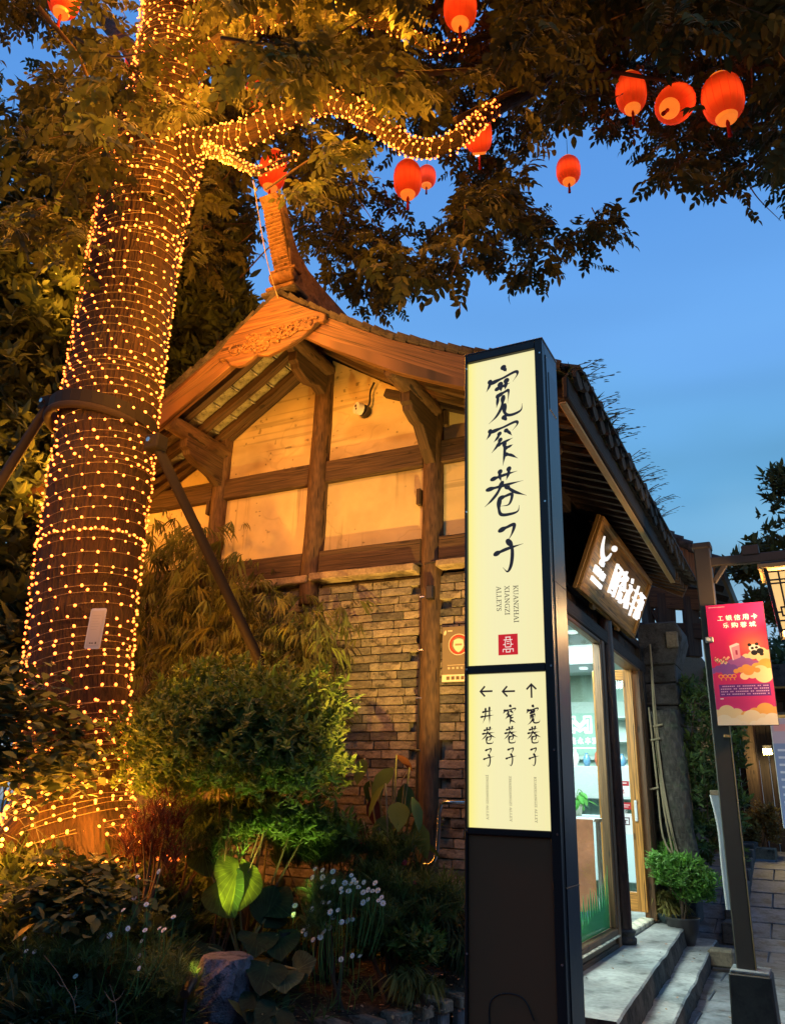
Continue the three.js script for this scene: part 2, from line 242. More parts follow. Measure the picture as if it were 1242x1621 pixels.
{
  const pts = curve(kerbLine, 60), r = rng(9); let acc = 0, last = pts[0];
  for (let i = 1; i < pts.length; i++) {
    acc += pts[i].distanceTo(last); last = pts[i]; if (acc < 0.115) continue; acc = 0;
    const t = pts[Math.min(i + 1, 60)].clone().sub(pts[i - 1]).normalize(), a = Math.atan2(t.x, t.z); if (pts[i].z > -2.2) break;
    const b = part(kerb, 'brick', cbox(0.235 + r() * .01, 0.06, 0.104, 0.008, i), [M.brickA, M.brickB, M.brickC][Math.floor(r() * 3)], V(pts[i].x - 0.02, 0.425 + r() * .006, pts[i].z), [(r() - .5) * .03, a + (r() - .5) * .06, (r() - .5) * .03]);
    const s = part(kerb, 'stone', cbox(0.07, 0.42, 0.11, 0.012, i + .5), M.kerbStone, V(pts[i].x + 0.035, 0.19, pts[i].z), [0, a, 0]);
  }
}
// ---------------------------------------------------------------- the shop building
const shop = thing('shop_building', 'old timber and grey brick shop with cream gable panels and curved tiled roof', 'building');
const roofPts = [[0, 5.25], [.46, 4.93], [1.07, 4.56], [1.54, 4.335], [2.22, 4.075], [2.7, 3.9], [3.3, 3.7]], AXX = -3.35;
function roofY(x) { const d = Math.abs(x - AXX); for (let i = 0; i < roofPts.length - 1; i++) { const a = roofPts[i], b = roofPts[i + 1]; if (d <= b[0]) { const t = (d - a[0]) / (b[0] - a[0]); return lerp(a[1], b[1], t); } } return 3.7; }
const EAVE_R = -1.1, EAVE_L = -5.9;
{
  const S = shop, z1 = ZG;
  // timber frame on the gable: three round posts, rails between them
  const post = (x, y0, y1, ra, rb) => { const n = 14, pts = [], rr = []; for (let i = 0; i <= n; i++) { const t = i / n; pts.push(V(x + (fbm(t, x, 5, 3, 2, 3) - .5) * .012, lerp(y0, y1, t), z1)); rr.push(lerp(ra, rb, t)); } return part(S, 'post', tube(pts, rr, 18, 0.035, Math.round(-x * 100), 1), M.postV); };
  M.postV = std({ color: col(0.125, 0.076, 0.038), map: (() => { const t = rep(T.wood, 2, 0.8); t.rotation = Math.PI / 2; return t; })(), bumpMap: (() => { const t = rep(T.woodB, 2, 0.8); t.rotation = Math.PI / 2; return t; })(), bumpScale: 0.006, roughness: 0.72 });
  post(-3.355, 2.9, 5.0, .095, .085); post(-2.32, 0.4, 4.42, .09, .082); post(-4.375, 0.6, 4.55, .085, .078); post(-5.6, .6, 3.9, .085, .08); post(-1.86, 2.9, 4.2, .07, .07);
  // plaster panels
  const panel = (x0, x1, y0, y1a, y1b, nm = 'plaster_panel') => { const g = extrude([[x0, y0], [x1, y0], [x1, y1b], [x0, y1a]], 0.06); return part(S, nm, g, M.plaster, V(0, 0, z1 - .06)); };
  for (const [a, b] of [[-4.33, -3.41], [-3.30, -2.37], [-2.27, -1.82], [-5.55, -4.42]]) {
    panel(a, b, 3.33, 3.91, 3.91); panel(a, b, 4.1, Math.max(4.11, roofY(a) - .14), Math.max(4.11, roofY(b) - .14));
  }
  panel(-5.55, -4.42, 1.0, 3.32, 3.32);
  for (const [a, b] of [[-4.31, -3.43], [-3.275, -2.39], [-2.25, -1.83], [-5.53, -4.44]]) {
    beam(S, 'rail', V(a, 4.005, z1 + .012), V(b, 4.005, z1 + .012), .185, .075, M.darkWood);
    beam(S, 'sill_beam', V(a, 3.225, z1 + .018), V(b, 3.225, z1 + .018), .19, .09, M.darkWood);
  }
  for (const [x, y] of [[-2.425, 3.66], [-2.21, 4.28], [-4.47, 3.86]]) part(S, 'peg', cbox(.035, .13, .05, .005), M.darkWood, V(x, y, z1 + .03));
  // ledge of pale stone and the brick wall below it, every brick a piece
  part(S, 'ledge', cbox(.9, .06, .17, .008), M.ledge = std({ color: col(.38, .30, .20), map: rep(T.stone, 1.4, 1.4), roughness: .9, bumpMap: rep(T.rough, 2, 2), bumpScale: .004 }), V(-2.86, 3.09, z1 + .05), [0, 0, -.012]);
  part(S, 'ledge', cbox(.42, .05, .15, .008), M.ledge, V(-2.04, 3.10, z1 + .04));
  part(S, 'ledge', cbox(1.0, .06, .15, .008), M.ledge, V(-3.84, 3.09, z1 + .04));
  const wall = part(S, 'brick_wall', muv(new THREE.BoxGeometry(3.9, 2.75, .2)), M.mortar, V(-3.77, 1.68, z1 - .11));
  const r = rng(21), H0 = 0.0605, shapes = {}, local = V(-3.77, 1.68, z1 - .11);
  const bricksStuff = [];
  for (let c = 0; c < 40; c++) {
    const y = 3.03 - c * H0 - H0 / 2; let x = -1.825 - (c % 2 ? .08 : 0) - r() * .02;
    if (y < .62) break;
    while (x > -4.3) {
      let L = [0.255, 0.24, 0.215, 0.125][Math.floor(r() * 3.6)]; if (x - L < -2.40 + .0 && x > -2.40) { /* brick cut at the post */ }
      const mid = x - L / 2, vis = x > -3.5;
      const m = [M.brickA, M.brickA, M.brickB, M.brickC, M.brickC, M.brickD][Math.floor(Math.pow(r(), .9) * 6)] ?? M.brickA;
      const key = L + '_' + Math.floor(r() * 3); shapes[key] ??= cbox(L - .007, H0 - .0065, .06, .003, r() * 9);
      const dz = r() * .009, tw = [(r() - .5) * .012, (r() - .5) * .02, (r() - .5) * .008];
      if (!(mid > -2.37 && mid < -2.27)) { if (vis && wall.children.length < 296) part(wall, 'brick', shapes[key], r() < .06 ? M.brickD : m, V(mid, y, z1 - .005 + dz).sub(local), tw); else bricksStuff.push(shapes[key].clone().translate(mid - local.x, y - local.y, z1 - .005 + dz - local.z)); }
      x -= L;
    }
  }
  const bs = part(wall, 'brick', merged(bricksStuff), M.brickA); bs.userData.kind = 'stuff';
  // purlins running out under the roof with carved brackets
  const purlin = (x, y, ra, zf) => part(S, 'purlin', tube([V(x, y, z1 - .3), V(x, y, z1 + .3), V(x, y, zf)], [ra, ra, ra * .97], 16, .02, 5), M.postV);
  purlin(-3.35, 4.965, .085, ZB - .03); purlin(-4.375, 4.36, .075, ZB - .02); purlin(-2.32, 4.36, .075, ZB - .02); purlin(-5.6, 3.8, .07, ZB - .02); purlin(-1.45, 4.02, .06, ZB - .02);
  const bracket = (x, y, len, h) => { const s = [[0, 0], [len, 0], [len, -.07], [len * .93, -.085], [len * .9, -.12], [len * .7, -.16], [len * .55, -.165], [len * .3, -h * .8], [len * .12, -h], [0, -h]]; const g = extrude(s, .075, .006); g.rotateY(-Math.PI / 2); return part(S, 'bracket', g, M.darkWood, V(x + .037, y, z1 + .02)); };
  bracket(-4.375, 4.29, .52, .25); bracket(-2.32, 4.29, .5, .38); bracket(-3.35, 4.88, .5, .16); bracket(-5.6, 3.73, .5, .25);
  // dark soffit cleats beside the right bracket
  beam(S, 'cleat', V(-2.75, 4.62, z1 + .03), V(-1.85, 4.24, z1 + .03), .07, .06, M.blackWood);
  beam(S, 'cleat', V(-3.95, 4.76, z1 + .03), V(-4.33, 4.50, z1 + .03), .07, .06, M.darkWood); beam(S, 'cleat', V(-3.42, 5.11, z1 + .03), V(-3.95, 4.76, z1 + .03), .07, .06, M.darkWood); beam(S, 'cleat', V(-4.42, 4.46, z1 + .03), V(-5.5, 3.86, z1 + .03), .07, .06, M.darkWood);
  // barge boards (grain runs down the slope)
  const along = (g) => { const p = g.attributes.position, u = g.attributes.uv, o = uoff; for (let i = 0; i < p.count; i++) u.setXY(i, Math.abs(p.getX(i) - AXX) * 1.12 + o, p.getY(i) - roofY(p.getX(i)) + p.getZ(i) * .7 + o * .3); return g; };
  const barge = (xs, dep, z) => { const top = xs.map((x) => [x, roofY(x)]), bot = xs.map((x, i) => [x, roofY(x) - dep(i / (xs.length - 1))]).reverse(); return part(S, 'barge_board', along(extrude([...top, ...bot], .055, .005)), M.bargeWood, V(0, 0, z)); };
  const XR = [-3.35, -3.1, -2.88, -2.6, -2.27, -2.0, -1.8, -1.5, -1.2], XL = [-3.35, -3.6, -3.81, -4.1, -4.42, -4.7, -5.1, -5.5, -5.9];
  barge(XR, (t) => .25 - .02 * t, ZB - .03); barge(XL, (t) => .25 - .03 * t, ZB - .028);
  // carved plaque under the apex
  const orn = [[-3.86, 4.80], [-3.84, 4.77], [-3.80, 4.775], [-3.77, 4.755], [-3.73, 4.70], [-3.66, 4.672], [-3.59, 4.675], [-3.54, 4.70], [-3.49, 4.735], [-3.43, 4.715], [-3.37, 4.70], [-3.28, 4.72], [-3.2, 4.735], [-3.12, 4.76], [-3.04, 4.80], [-2.97, 4.86], [-2.93, 4.885], [-2.89, 4.87], [-2.87, 4.89], [-2.875, 4.93], [-3.0, 5.0], [-3.12, 5.08], [-3.35, 5.235], [-3.6, 5.07], [-3.78, 4.94], [-3.83, 4.88]];
  const pl = part(S, 'carved_plaque', extrude(orn, .03, .006), M.bargeWood, V(0, 0, ZB + .031));
  const rr = rng(77);
  for (let i = 0; i < 30; i++) {                                          // scrolls of cloud carved on it
    const u = rr(), cx = lerp(-3.74, -2.98, u), cy = lerp(4.76 + Math.max(0, u - .55) * .22, 4.90, rr() * .9) + .03, a0 = rr() * 6.28, R = .035 + rr() * .04, pts = [], dir = rr() < .5 ? 1 : -1;
    for (let k = 0; k <= 13; k++) { const a = a0 + dir * k * .42, q = R * (1 - k / 17); pts.push(V(cx + Math.cos(a) * q * 1.2, cy + Math.sin(a) * q * .85, .040)); }
    part(pl, 'scroll', tube(curve(pts, 22), Array.from({ length: 23 }, (_, k) => .015 * (1 - k / 34)), 7), M.bargeWood);
  }
  for (let i = 0; i < 12; i++) { const pts = []; const x0 = lerp(-3.72, -3.05, rr()), y0 = 4.77 + rr() * .12; for (let k = 0; k < 5; k++) pts.push(V(x0 + k * .035, y0 + Math.sin(k * 1.4 + i) * .015 + k * .006, .039)); part(pl, 'scroll', tube(curve(pts, 12), .012, 6), M.bargeWood); }
  // roof slab (boards) and rafters under it
  const slab = (xa, xb, za, zb) => { const n = 16, g = []; for (let i = 0; i <= n; i++) { const x = lerp(xa, xb, i / n); g.push([x, roofY(x) + .012]); } const b = g.map(([x, y]) => [x, y + .03]).reverse(); const e = extrude([...g, ...b], zb - za); return part(S, 'roof_boards', e, M.blackWood, V(0, 0, za)); };
  slab(AXX, EAVE_R, -10.1, ZB + .02); slab(AXX, EAVE_L, -10.1, ZB + .02);
  const rafter = (z, side, w = .065) => { const xs = side > 0 ? [-3.35, -2.88, -2.27, -1.8, -1.14] : [-3.35, -3.81, -4.42, -4.9, -5.9]; const top = xs.map((x) => [x, roofY(x) - .045]), bot = xs.map((x) => [x, roofY(x) - .122]).reverse(); return part(S, 'rafter', along(extrude([...top, ...bot], w, .003)), M.postWood, V(0, 0, z - w / 2)); };
  for (const z of [-4.56, -4.80, -5.02]) { rafter(z, -1); rafter(z, 1); }
  for (let i = 0; i < 24; i++) { rafter(-5.35 - i * .195, 1, .05); }
  // pan tiles seen from below between the rafters, each with a pale lime lip
  const tileUnder = (() => { const g = new THREE.CylinderGeometry(.16, .16, .205, 8, 1, true, -.72, 1.44); g.rotateX(Math.PI / 2); g.scale(1, .55, 1); g.translate(0, .085, 0); return muv(g.toNonIndexed(), .3); })();
  const lip = (() => { const p = []; for (let k = 0; k <= 8; k++) { const a = -1.2 + 2.4 * k / 8; p.push(V(Math.sin(a) * .082, -.028 * Math.cos(a) + .012, 0)); } return tube(p, .009, 5); })();
  const rt = rng(13);
  for (const zc of [-4.465, -4.68, -4.91]) for (const side of [-1, 1]) {
    let d = .12; while (d < 2.5) {
      const x = AXX + side * d, x2 = AXX + side * (d + .18), y = roofY(x), y2 = roofY(x2), a = Math.atan2(y2 - y, x2 - x);
      if (side > 0 && d > 2.1) break;
      if (rt() > .09) {
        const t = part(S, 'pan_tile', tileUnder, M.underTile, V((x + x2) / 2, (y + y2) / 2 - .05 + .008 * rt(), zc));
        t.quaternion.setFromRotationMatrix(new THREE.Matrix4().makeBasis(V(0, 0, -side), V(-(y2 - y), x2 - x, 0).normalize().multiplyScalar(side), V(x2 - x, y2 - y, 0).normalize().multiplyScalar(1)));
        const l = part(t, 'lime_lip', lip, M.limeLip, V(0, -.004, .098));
      }
      d += .185;
    }
  }
  // cover tiles: rows of half-round tiles down both slopes; the verge rows piece by piece
  const half = (L) => { const g = new THREE.CylinderGeometry(.046, .052, L, 9, 1, true, -Math.PI / 2, Math.PI); g.rotateX(Math.PI / 2); const h = new THREE.CylinderGeometry(.036, .042, L, 9, 1, true, -Math.PI / 2, Math.PI); h.rotateX(Math.PI / 2); const cap = []; return muv(merged([g, h]), rt() * 3); };
  const hg = [half(.2), half(.2), half(.2)];
  const rowTiles = (z, side, cb, dMax) => { let d = .03; while (d < dMax) { const x = AXX + side * d, x2 = AXX + side * (d + .15), y = roofY(x), y2 = roofY(x2), dir = V(x2 - x, y2 - y, 0).normalize(), up = V(-dir.y, dir.x, 0).multiplyScalar(side); const m = new THREE.Matrix4().makeBasis(new THREE.Vector3().crossVectors(up, dir), up, dir); const q = new THREE.Quaternion().setFromRotationMatrix(m); q.multiply(new THREE.Quaternion().setFromAxisAngle(V(1, 0, 0), .10 + (rt() - .5) * .03)); cb(V((x + x2) / 2, (y + y2) / 2 + .052 + rt() * .012, z + (rt() - .5) * .008), q); d += .098; } };
  for (const side of [-1, 1]) rowTiles(ZB - .0, side, (p, q) => { const t = part(S, 'verge_tile', hg[Math.floor(rt() * 3)], M.tile, p); t.quaternion.copy(q); }, side > 0 ? 2.14 : 2.5);
  for (let i = 1; i < 25; i++) { const z = ZB + .02 - i * .232, list = []; rowTiles(z, 1, (p, q) => list.push(hg[Math.floor(rt() * 3)].clone().applyQuaternion(q).translate(p.x, p.y, p.z)), 2.27); part(S, 'tile_row', merged(list), M.tile); }
  // pan course between the rows so that no board shows
  { const g = []; const n = 14; for (const side of [-1, 1]) { const pts = []; for (let i = 0; i <= n; i++) { const x = AXX + side * 2.35 * i / n; pts.push([x, roofY(x) + .045]); } const b = pts.map(([x, y]) => [x, y + .02]).reverse(); const e = extrude([...pts, ...b], 5.7); g.push(e.translate(0, 0, -10.08)); } part(S, 'pan_course', merged(g), M.tile); }
  // ridge: stacked tiles, rising at the front into an upswept end of brick and mortar
  const prof = [[-4.42, 5.27], [-4.42, 5.44], [-4.36, 5.50], [-4.33, 5.56], [-4.28, 5.70], [-4.22, 5.84], [-4.13, 5.98], [-4.06, 6.04], [-4.15, 6.09], [-4.19, 6.05], [-4.26, 5.92], [-4.34, 5.80], [-4.43, 5.71], [-4.58, 5.65], [-4.85, 5.62], [-5.4, 5.60], [-10, 5.58], [-10, 5.27]];
  const rg = extrude(prof.map(([z, y]) => [-z, y]), .155, .008); rg.rotateY(Math.PI / 2); M.ridge = std({ color: col(0.24, 0.135, 0.062), map: rep(T.brick, 2, 2), bumpMap: rep(T.rough, 3, 3), bumpScale: .008, roughness: .92 });
  const ridge = part(S, 'ridge', rg, M.ridge, V(AXX - .0775, 0, 0));
  // note: the profile's x is -z, so turning it a quarter brings it back to z
  for (let i = 0; i < 20; i++) { const t = i / 20, z = lerp(-4.36, -4.09, Math.pow(t, .8)), y = lerp(5.5, 6.03, t); part(ridge, 'brick_course', cbox(.157, .022, .03, .003, i), M.ridge, V(.0775, y, z - .011), [-.45 + .12 * t, 0, (hash2(i, 3, 1) - .5) * .05]); }
  part(ridge, 'ridge_roll', tube([V(-.03, 5.46, -4.36), V(.185, 5.46, -4.36)], .052, 12), M.ridge); part(ridge, 'ridge_cap', cbox(.24, .03, .12, .008), M.ridge, V(.0775, 5.52, -4.39)); part(ridge, 'ridge_foot', cbox(.34, .035, .2, .01), M.tile, V(.0775, 5.30, -4.40)); part(ridge, 'ridge_foot', cbox(.27, .035, .18, .01), M.ridge, V(.0775, 5.345, -4.40));
  // the eave over the shop front: fascia, gilded drip edge, eave tiles
  beam(S, 'fascia', V(EAVE_R + .02, 3.91, ZB + .06), V(EAVE_R - .02, 3.90, -8.75), .15, .035, M.fascia = woodMat(col(.022, .019, .017), .85, .8, 2));
  beam(S, 'drip_edge', V(EAVE_R - .0, 3.805, ZB + .06), V(EAVE_R - .035, 3.80, -8.75), .016, .05, M.edge = std({ color: col(.36, .24, .09), roughness: .5 }));
  const et = rng(5), round = (() => { const g = new THREE.CylinderGeometry(.068, .068, .035, 12); g.rotateZ(Math.PI / 2); return muv(g); })(), drip = extrude([[-.085, .03], [.085, .03], [.08, -.02], [.04, -.055], [0, -.07], [-.04, -.055], [-.08, -.02]], .02, .003); drip.rotateY(Math.PI / 2);
  for (let i = 0; i < 20; i++) { const z = ZB + .02 - i * .232, y = roofY(EAVE_R) + .012 + (et() - .5) * .02; if (i) part(S, 'eave_tile', round, M.tile, V(EAVE_R + .06 + et() * .02, y, z), [0, (et() - .5) * .2, 0]); part(S, 'drip_tile', drip, M.tile, V(EAVE_R + .04 + et() * .02, y - .05, z - .116)); }
  // roof underside beyond, closing boards at the far end
  beam(S, 'barge_board', V(-3.3, 5.2, -10.05), V(-1.15, 4.05, -10.05), .24, .06, M.bargeWood);
}
// ---------------------------------------------------------------- brush strokes: characters as lists of strokes in a 100 x 100 box
const CH = {
  kuan: ['52,0 60,9', '18,22 17,30 9,41', '20,27 50,21 86,14 88,18 76,31', '34,40 52,36 68,33', '44,31 46,45', '60,26 56,43', '38,52 37,62 34,74', '38,53 58,47 64,46 62,70', '51,56 47,74 34,90 14,102', '54,72 54,86 62,92 84,91 95,86 97,76'],
  zhai: ['54,0 61,8', '16,24 15,32 6,42', '18,28 50,22 88,15 90,19 76,32', '42,33 36,42 26,50', '58,29 66,34 74,42', '44,46 36,58 20,72', '36,58 56,53 76,48', '54,54 54,78 49,102', '56,67 66,65 76,62', '56,80 70,83 88,92'],
  xiang: ['24,17 50,12 78,8', '42,3 41,12 44,24', '61,0 60,10 55,22', '14,36 50,32 90,28', '46,26 36,44 22,58 8,68', '54,34 70,46 96,57', '40,56 52,53 66,51 60,69 42,71', '40,56 38,74 42,86 62,88 78,84 81,74'],
  zi: ['22,14 44,9 68,6 62,20 46,36', '46,35 58,46 60,62 54,84 44,93 30,85', '6,58 40,51 94,44'],
  jing: ['20,31 50,27 82,24', '8,57 50,52 92,48', '38,12 38,40 32,66 18,92', '64,6 64,50 64,96'],
  guo: ['14,8 14,96', '14,10 86,10 86,96', '28,30 72,30', '30,52 70,52', '26,76 74,76', '50,30 50,76', '60,60 68,68', '14,91 86,91'],
  ci: ['10,8 20,16', '8,38 22,26', '48,0 36,20', '44,12 84,12 78,22', '60,18 56,32 34,46', '60,26 88,46', '8,54 92,54', '34,54 28,92 46,88', '34,68 66,68 70,94 88,94 91,84', '46,74 52,82'],
  yong: ['46,0 56,10', '36,22 54,22 54,94 42,86', '12,44 36,42 14,84', '84,26 58,48', '56,46 94,90'],
  feng: ['16,20 84,20', '22,44 78,44', '6,68 94,68', '50,0 50,100'],
  yuan: ['8,8 20,18', '4,34 16,42', '6,92 22,60', '32,10 94,10', '34,10 32,60 22,94', '62,14 56,24', '46,26 46,56', '46,26 82,26 82,56', '46,41 82,41', '46,55 82,55', '64,58 64,92 56,88', '48,68 40,84', '78,66 90,84'],
  gong: ['20,18 80,18', '50,18 50,84', '8,84 92,84'],
  yin: ['24,4 8,30', '18,22 38,22', '12,42 36,42', '10,60 38,60', '24,42 24,88 40,76', '50,8 82,8 82,46', '50,27 82,27', '50,46 82,46', '50,8 50,92 64,80', '90,54 74,66', '62,50 94,94'],
  xin: ['26,4 8,46', '20,32 20,96', '60,2 66,12', '36,20 94,20', '44,36 86,36', '44,50 86,50', '46,64 46,94', '46,64 84,64 84,94', '46,92 84,92'],
  yong2: ['20,8 20,60 8,94', '20,8 82,8 82,94 72,88', '20,34 82,34', '20,60 82,60', '50,8 50,94'],
  ka: ['50,4 50,44', '50,22 76,22', '10,46 90,46', '50,46 50,96', '54,60 74,72'],
  le: ['72,4 24,14', '24,14 20,44 84,44', '54,28 54,92 44,86', '32,58 16,82', '70,58 88,80'],
  gou: ['10,12 10,66', '10,12 38,12 38,66', '24,24 22,60 6,94', '28,70 40,90', '58,4 46,34', '54,22 92,22 90,80 82,92 74,84', '64,38 54,66 78,62', '72,54 82,72'],
  rong: ['8,14 92,14', '34,4 34,24', '66,4 66,24', '50,24 54,32', '12,36 12,48', '12,36 90,36 84,46', '40,42 26,54', '60,42 76,52', '50,50 10,76', '50,50 92,74', '34,74 34,96', '34,74 68,74 68,96', '34,94 68,94'],
  cheng: ['8,34 36,34', '22,12 22,74', '4,78 38,68', '44,26 94,26', '44,26 42,66 30,94', '46,48 60,48 58,76 50,72', '66,4 74,60 94,92 97,74', '84,44 62,88', '80,8 88,16'],
};
const strokesOf = (k) => CH[k].map((s) => s.split(' ').map((q) => q.split(',').map(Number)));
function brush(x, key, ox, oy, sx, sy, w, taper = true) {      // paints one character on a canvas
  for (const s of strokesOf(key)) {
    const pts = s.length > 2 ? new THREE.CatmullRomCurve3(s.map(([a, b]) => V(a, b, 0)), false, 'centripetal').getPoints(60) : Array.from({ length: 40 }, (_, i) => V(lerp(s[0][0], s[1][0], i / 39), lerp(s[0][1], s[1][1], i / 39), 0));
    const n = pts.length, len = s.slice(1).reduce((t, p, i) => t + Math.hypot(p[0] - s[i][0], p[1] - s[i][1]), 0);
    pts.forEach((p, i) => {
      const t = i / (n - 1), k = taper ? (0.5 + 0.75 * Math.exp(-(((t - .07) / .10) ** 2)) + 0.55 * (Math.sin(Math.PI * clamp(t * 1.1)) ** 2) * .6) * (1 - 0.78 * smooth(.66, 1, t)) * (len < 18 ? 1.2 : 1) : 1;
      x.beginPath(); x.ellipse(ox + p.x / 100 * sx, oy + p.y / 100 * sy, Math.max(.4, w * k * .5), Math.max(.4, w * k * .42), -.6, 0, 7); x.fill();
    });
  }
}
// the same strokes as raised bars, for letters that stand off their board
function strokeBars(key, sx, sy, w, depth) {
  const list = [];
  for (const s of strokesOf(key)) for (let i = 0; i < s.length - 1; i++) {
    const a = V(s[i][0] / 100 * sx, -s[i][1] / 100 * sy, 0), b = V(s[i + 1][0] / 100 * sx, -s[i + 1][1] / 100 * sy, 0), L = a.distanceTo(b) + w * .8;
    const g = cbox(L, w, depth, w * .15); g.rotateZ(Math.atan2(b.y - a.y, b.x - a.x)); g.translate((a.x + b.x) / 2, (a.y + b.y) / 2, i * .0012 + (list.length % 5) * .0006); list.push(g);
  }
  return merged(list);
}
function canvasTex(w, h, draw) { const c = document.createElement('canvas'); c.width = w; c.height = h; const x = c.getContext('2d'); draw(x, w, h); const t = new THREE.CanvasTexture(c); t.colorSpace = THREE.SRGBColorSpace; t.anisotropy = 8; return t; }
const flat = (w, h) => new THREE.PlaneGeometry(w, h);

// ---------------------------------------------------------------- the shop front and what stands in the shop
{
  const S = shop, x0 = FX;
  const along = (name, y, za, zb, h, d, mat, dx = 0) => beam(S, name, V(x0 + dx, y, za), V(x0 + dx, y, zb), h, d, mat);
  const up = (name, z, ya, yb, w, d, mat, dx = 0) => beam(S, name, V(x0 + dx, ya, z), V(x0 + dx, yb, z), w, d, mat, V(0, 0, 1));
  // boarded wall over the openings
  for (let i = 0; i < 25; i++) part(S, 'wall_board', cbox(.05, 1.02, .199, .006, i * .3), M.boardV ??= (() => { const m = woodMat(col(.062, .036, .02), .7); m.map = M.postV.map; m.bumpMap = M.postV.bumpMap; return m; })(), V(x0 - .06 + (i % 3) * .003, 3.68, -5.22 - i * .2));
  along('lintel', 3.12, -5.15, -10.2, .13, .13, M.blackWood, .0); along('rail', 3.42, -5.15, -10.2, .10, .05, M.blackWood, -.015); along('wall_plate', 4.13, -5.15, -10.1, .14, .14, M.blackWood, .0);
  // window: two sashes with wide frames, panelled foot
  const win = (za, zb) => {
    along('window_frame', 3.035, za, zb, .045, .075, M.sashWood, .012); along('window_frame', .475, za, zb, .05, .08, M.sashWood, .02); along('window_frame', .445, za, zb, .016, .10, M.limeLip, .03);
    up('window_frame', za - .0, .5, 3.01, .06, .075, M.sashWood, .012); up('window_frame', zb + .0, .5, 3.01, .06, .075, M.sashWood, .012);
    const p = part(S, 'window_pane', new THREE.PlaneGeometry(Math.abs(zb - za) - .06, 2.51).rotateY(Math.PI / 2), M.glass, V(x0 + .005, 1.755, (za + zb) / 2));
    return p;
  };
  win(-5.3, -6.32); const pane = win(-6.42, -7.86);
  along('foot_panel', .385, -5.2, -8.05, .10, .05, M.sashWood, .0); along('foot_panel', .35, -5.2, -8.05, .05, .07, M.darkWood, .012);
  up('mullion', -6.37, .34, 3.06, .09, .10, M.darkWood, .01); up('mullion', -7.955, .34, 3.06, .1, .10, M.sashWood, .005); up('mullion', -8.08, .34, 3.06, .12, .07, M.darkWood, -.01);
  up('corner_post', -5.2, .34, 4.1, .14, .14, M.blackWood, .0);
  // grass-shaped sticker along the foot of the pane
  { const r = rng(3), pts = [[0, 0]]; let z = 0; const L = 1.36; while (z < L) { const h = .10 + .17 * r() + .10 * (z / L) + (z > 1.2 ? .12 : 0); pts.push([z + .01, .05 + r() * .04 + .08 * z], [z + .035 + r() * .02, h + .09 * z]); z += .065 + r() * .03; } pts.push([L, .30], [L, 0]); const g = extrude(pts, .002); g.rotateY(Math.PI / 2); part(S, 'grass_sticker', g, std({ color: col(.06, .50, .12), roughness: .6, side: THREE.DoubleSide }), V(x0 - .004, .503, -6.45)); }
  // round column on a stone foot
  const cz = -8.2, cx = x0 + .03;
  M.columnV = M.postV.clone(); M.columnV.color = col(.075, .032, .024); M.columnV.roughness = .36;
  part(S, 'column', tube([V(cx, .46, cz), V(cx, 1.4, cz), V(cx, 2.5, cz), V(cx, 3.95, cz)], [.078, .075, .072, .070], 18, .03, 8), M.columnV);
  part(S, 'column_foot', muv(new THREE.LatheGeometry([[0, 0], [.105, 0], [.115, .02], [.115, .05], [.098, .06], [.094, .075], [.108, .095], [.108, .11], [.09, .125], [0, .125]].map(([a, b]) => new THREE.Vector2(a, b)), 24)), M.kerbStoneDark = std({ color: col(.08, .065, .055), roughness: .7, map: rep(T.stone, 2, 2) }), V(cx, .338, cz));
  // doorway: threshold, jamb, open door leaf seen face on
  up('door_jamb', -9.86, .36, 3.06, .13, .12, M.sashWood, -.01); up('door_jamb', -9.98, .36, 3.06, .08, .12, M.darkWood, .012); up('door_jamb', -10.12, .36, 3.06, .16, .1, M.blackWood, .0); up('door_jamb', -8.32, .36, 3.06, .05, .12, M.darkWood, -.03);
  along('lintel_trim', 3.05, -8.32, -9.82, .03, .16, M.sashWood, -.02);
  along('threshold', .365, -8.3, -9.8, .05, .14, M.limeLip, -.05);
  const dr = part(S, 'door', cbox(.46, .19, .045, .004), M.doorWood, V(-2.05, .545, -9.72));                       // bottom rail; the rest hangs on it
  const dp = (name, g, m, x, y, z) => part(dr, name, g, m, V(x, y - .545, z));
  dp('stile', cbox(2.59, .105, .047, .004, .4).rotateZ(Math.PI / 2), M.doorWood, .23 - .052, 1.745, 0); dp('stile', cbox(2.59, .1, .047, .004, .9).rotateZ(Math.PI / 2), M.doorWood, -.18, 1.745, 0); dp('top_rail', cbox(.27, .12, .045, .004), M.doorWood, 0, 2.98, 0);
  dp('pane', new THREE.PlaneGeometry(.27, 2.28), M.glass, 0, 1.78, 0);
  dp('handle', cbox(.03, .22, .03, .006), M.white, .18, 1.47, .04);
  const stick = (x, y, w, h, draw) => dp('sticker', flat(w, h), std({ map: canvasTex(128, Math.round(128 * h / w), draw), roughness: .5 }), x, y, .006);
  stick(.04, 1.70, .15, .17, (x, w, h) => { x.fillStyle = '#f2eeee'; x.fillRect(0, 0, w, h); x.fillStyle = '#c01828'; x.fillRect(0, 0, w, h * .3); x.fillStyle = '#fff'; x.font = '18px sans-serif'; x.fillStyle = '#f7dfe0'; x.fillRect(20, 14, 88, 10); x.fillStyle = '#c03040'; x.beginPath(); x.arc(w / 2, h * .6, 12, 0, 7); x.fill(); x.fillRect(w / 2 - 16, h * .72, 32, 8); });
  stick(.04, 1.52, .17, .075, (x, w, h) => { x.fillStyle = '#b81626'; x.fillRect(0, 0, w, h); x.fillStyle = '#f3c9cc'; x.fillRect(12, h * .3, w - 24, 8); x.fillRect(24, h * .6, w - 48, 6); });
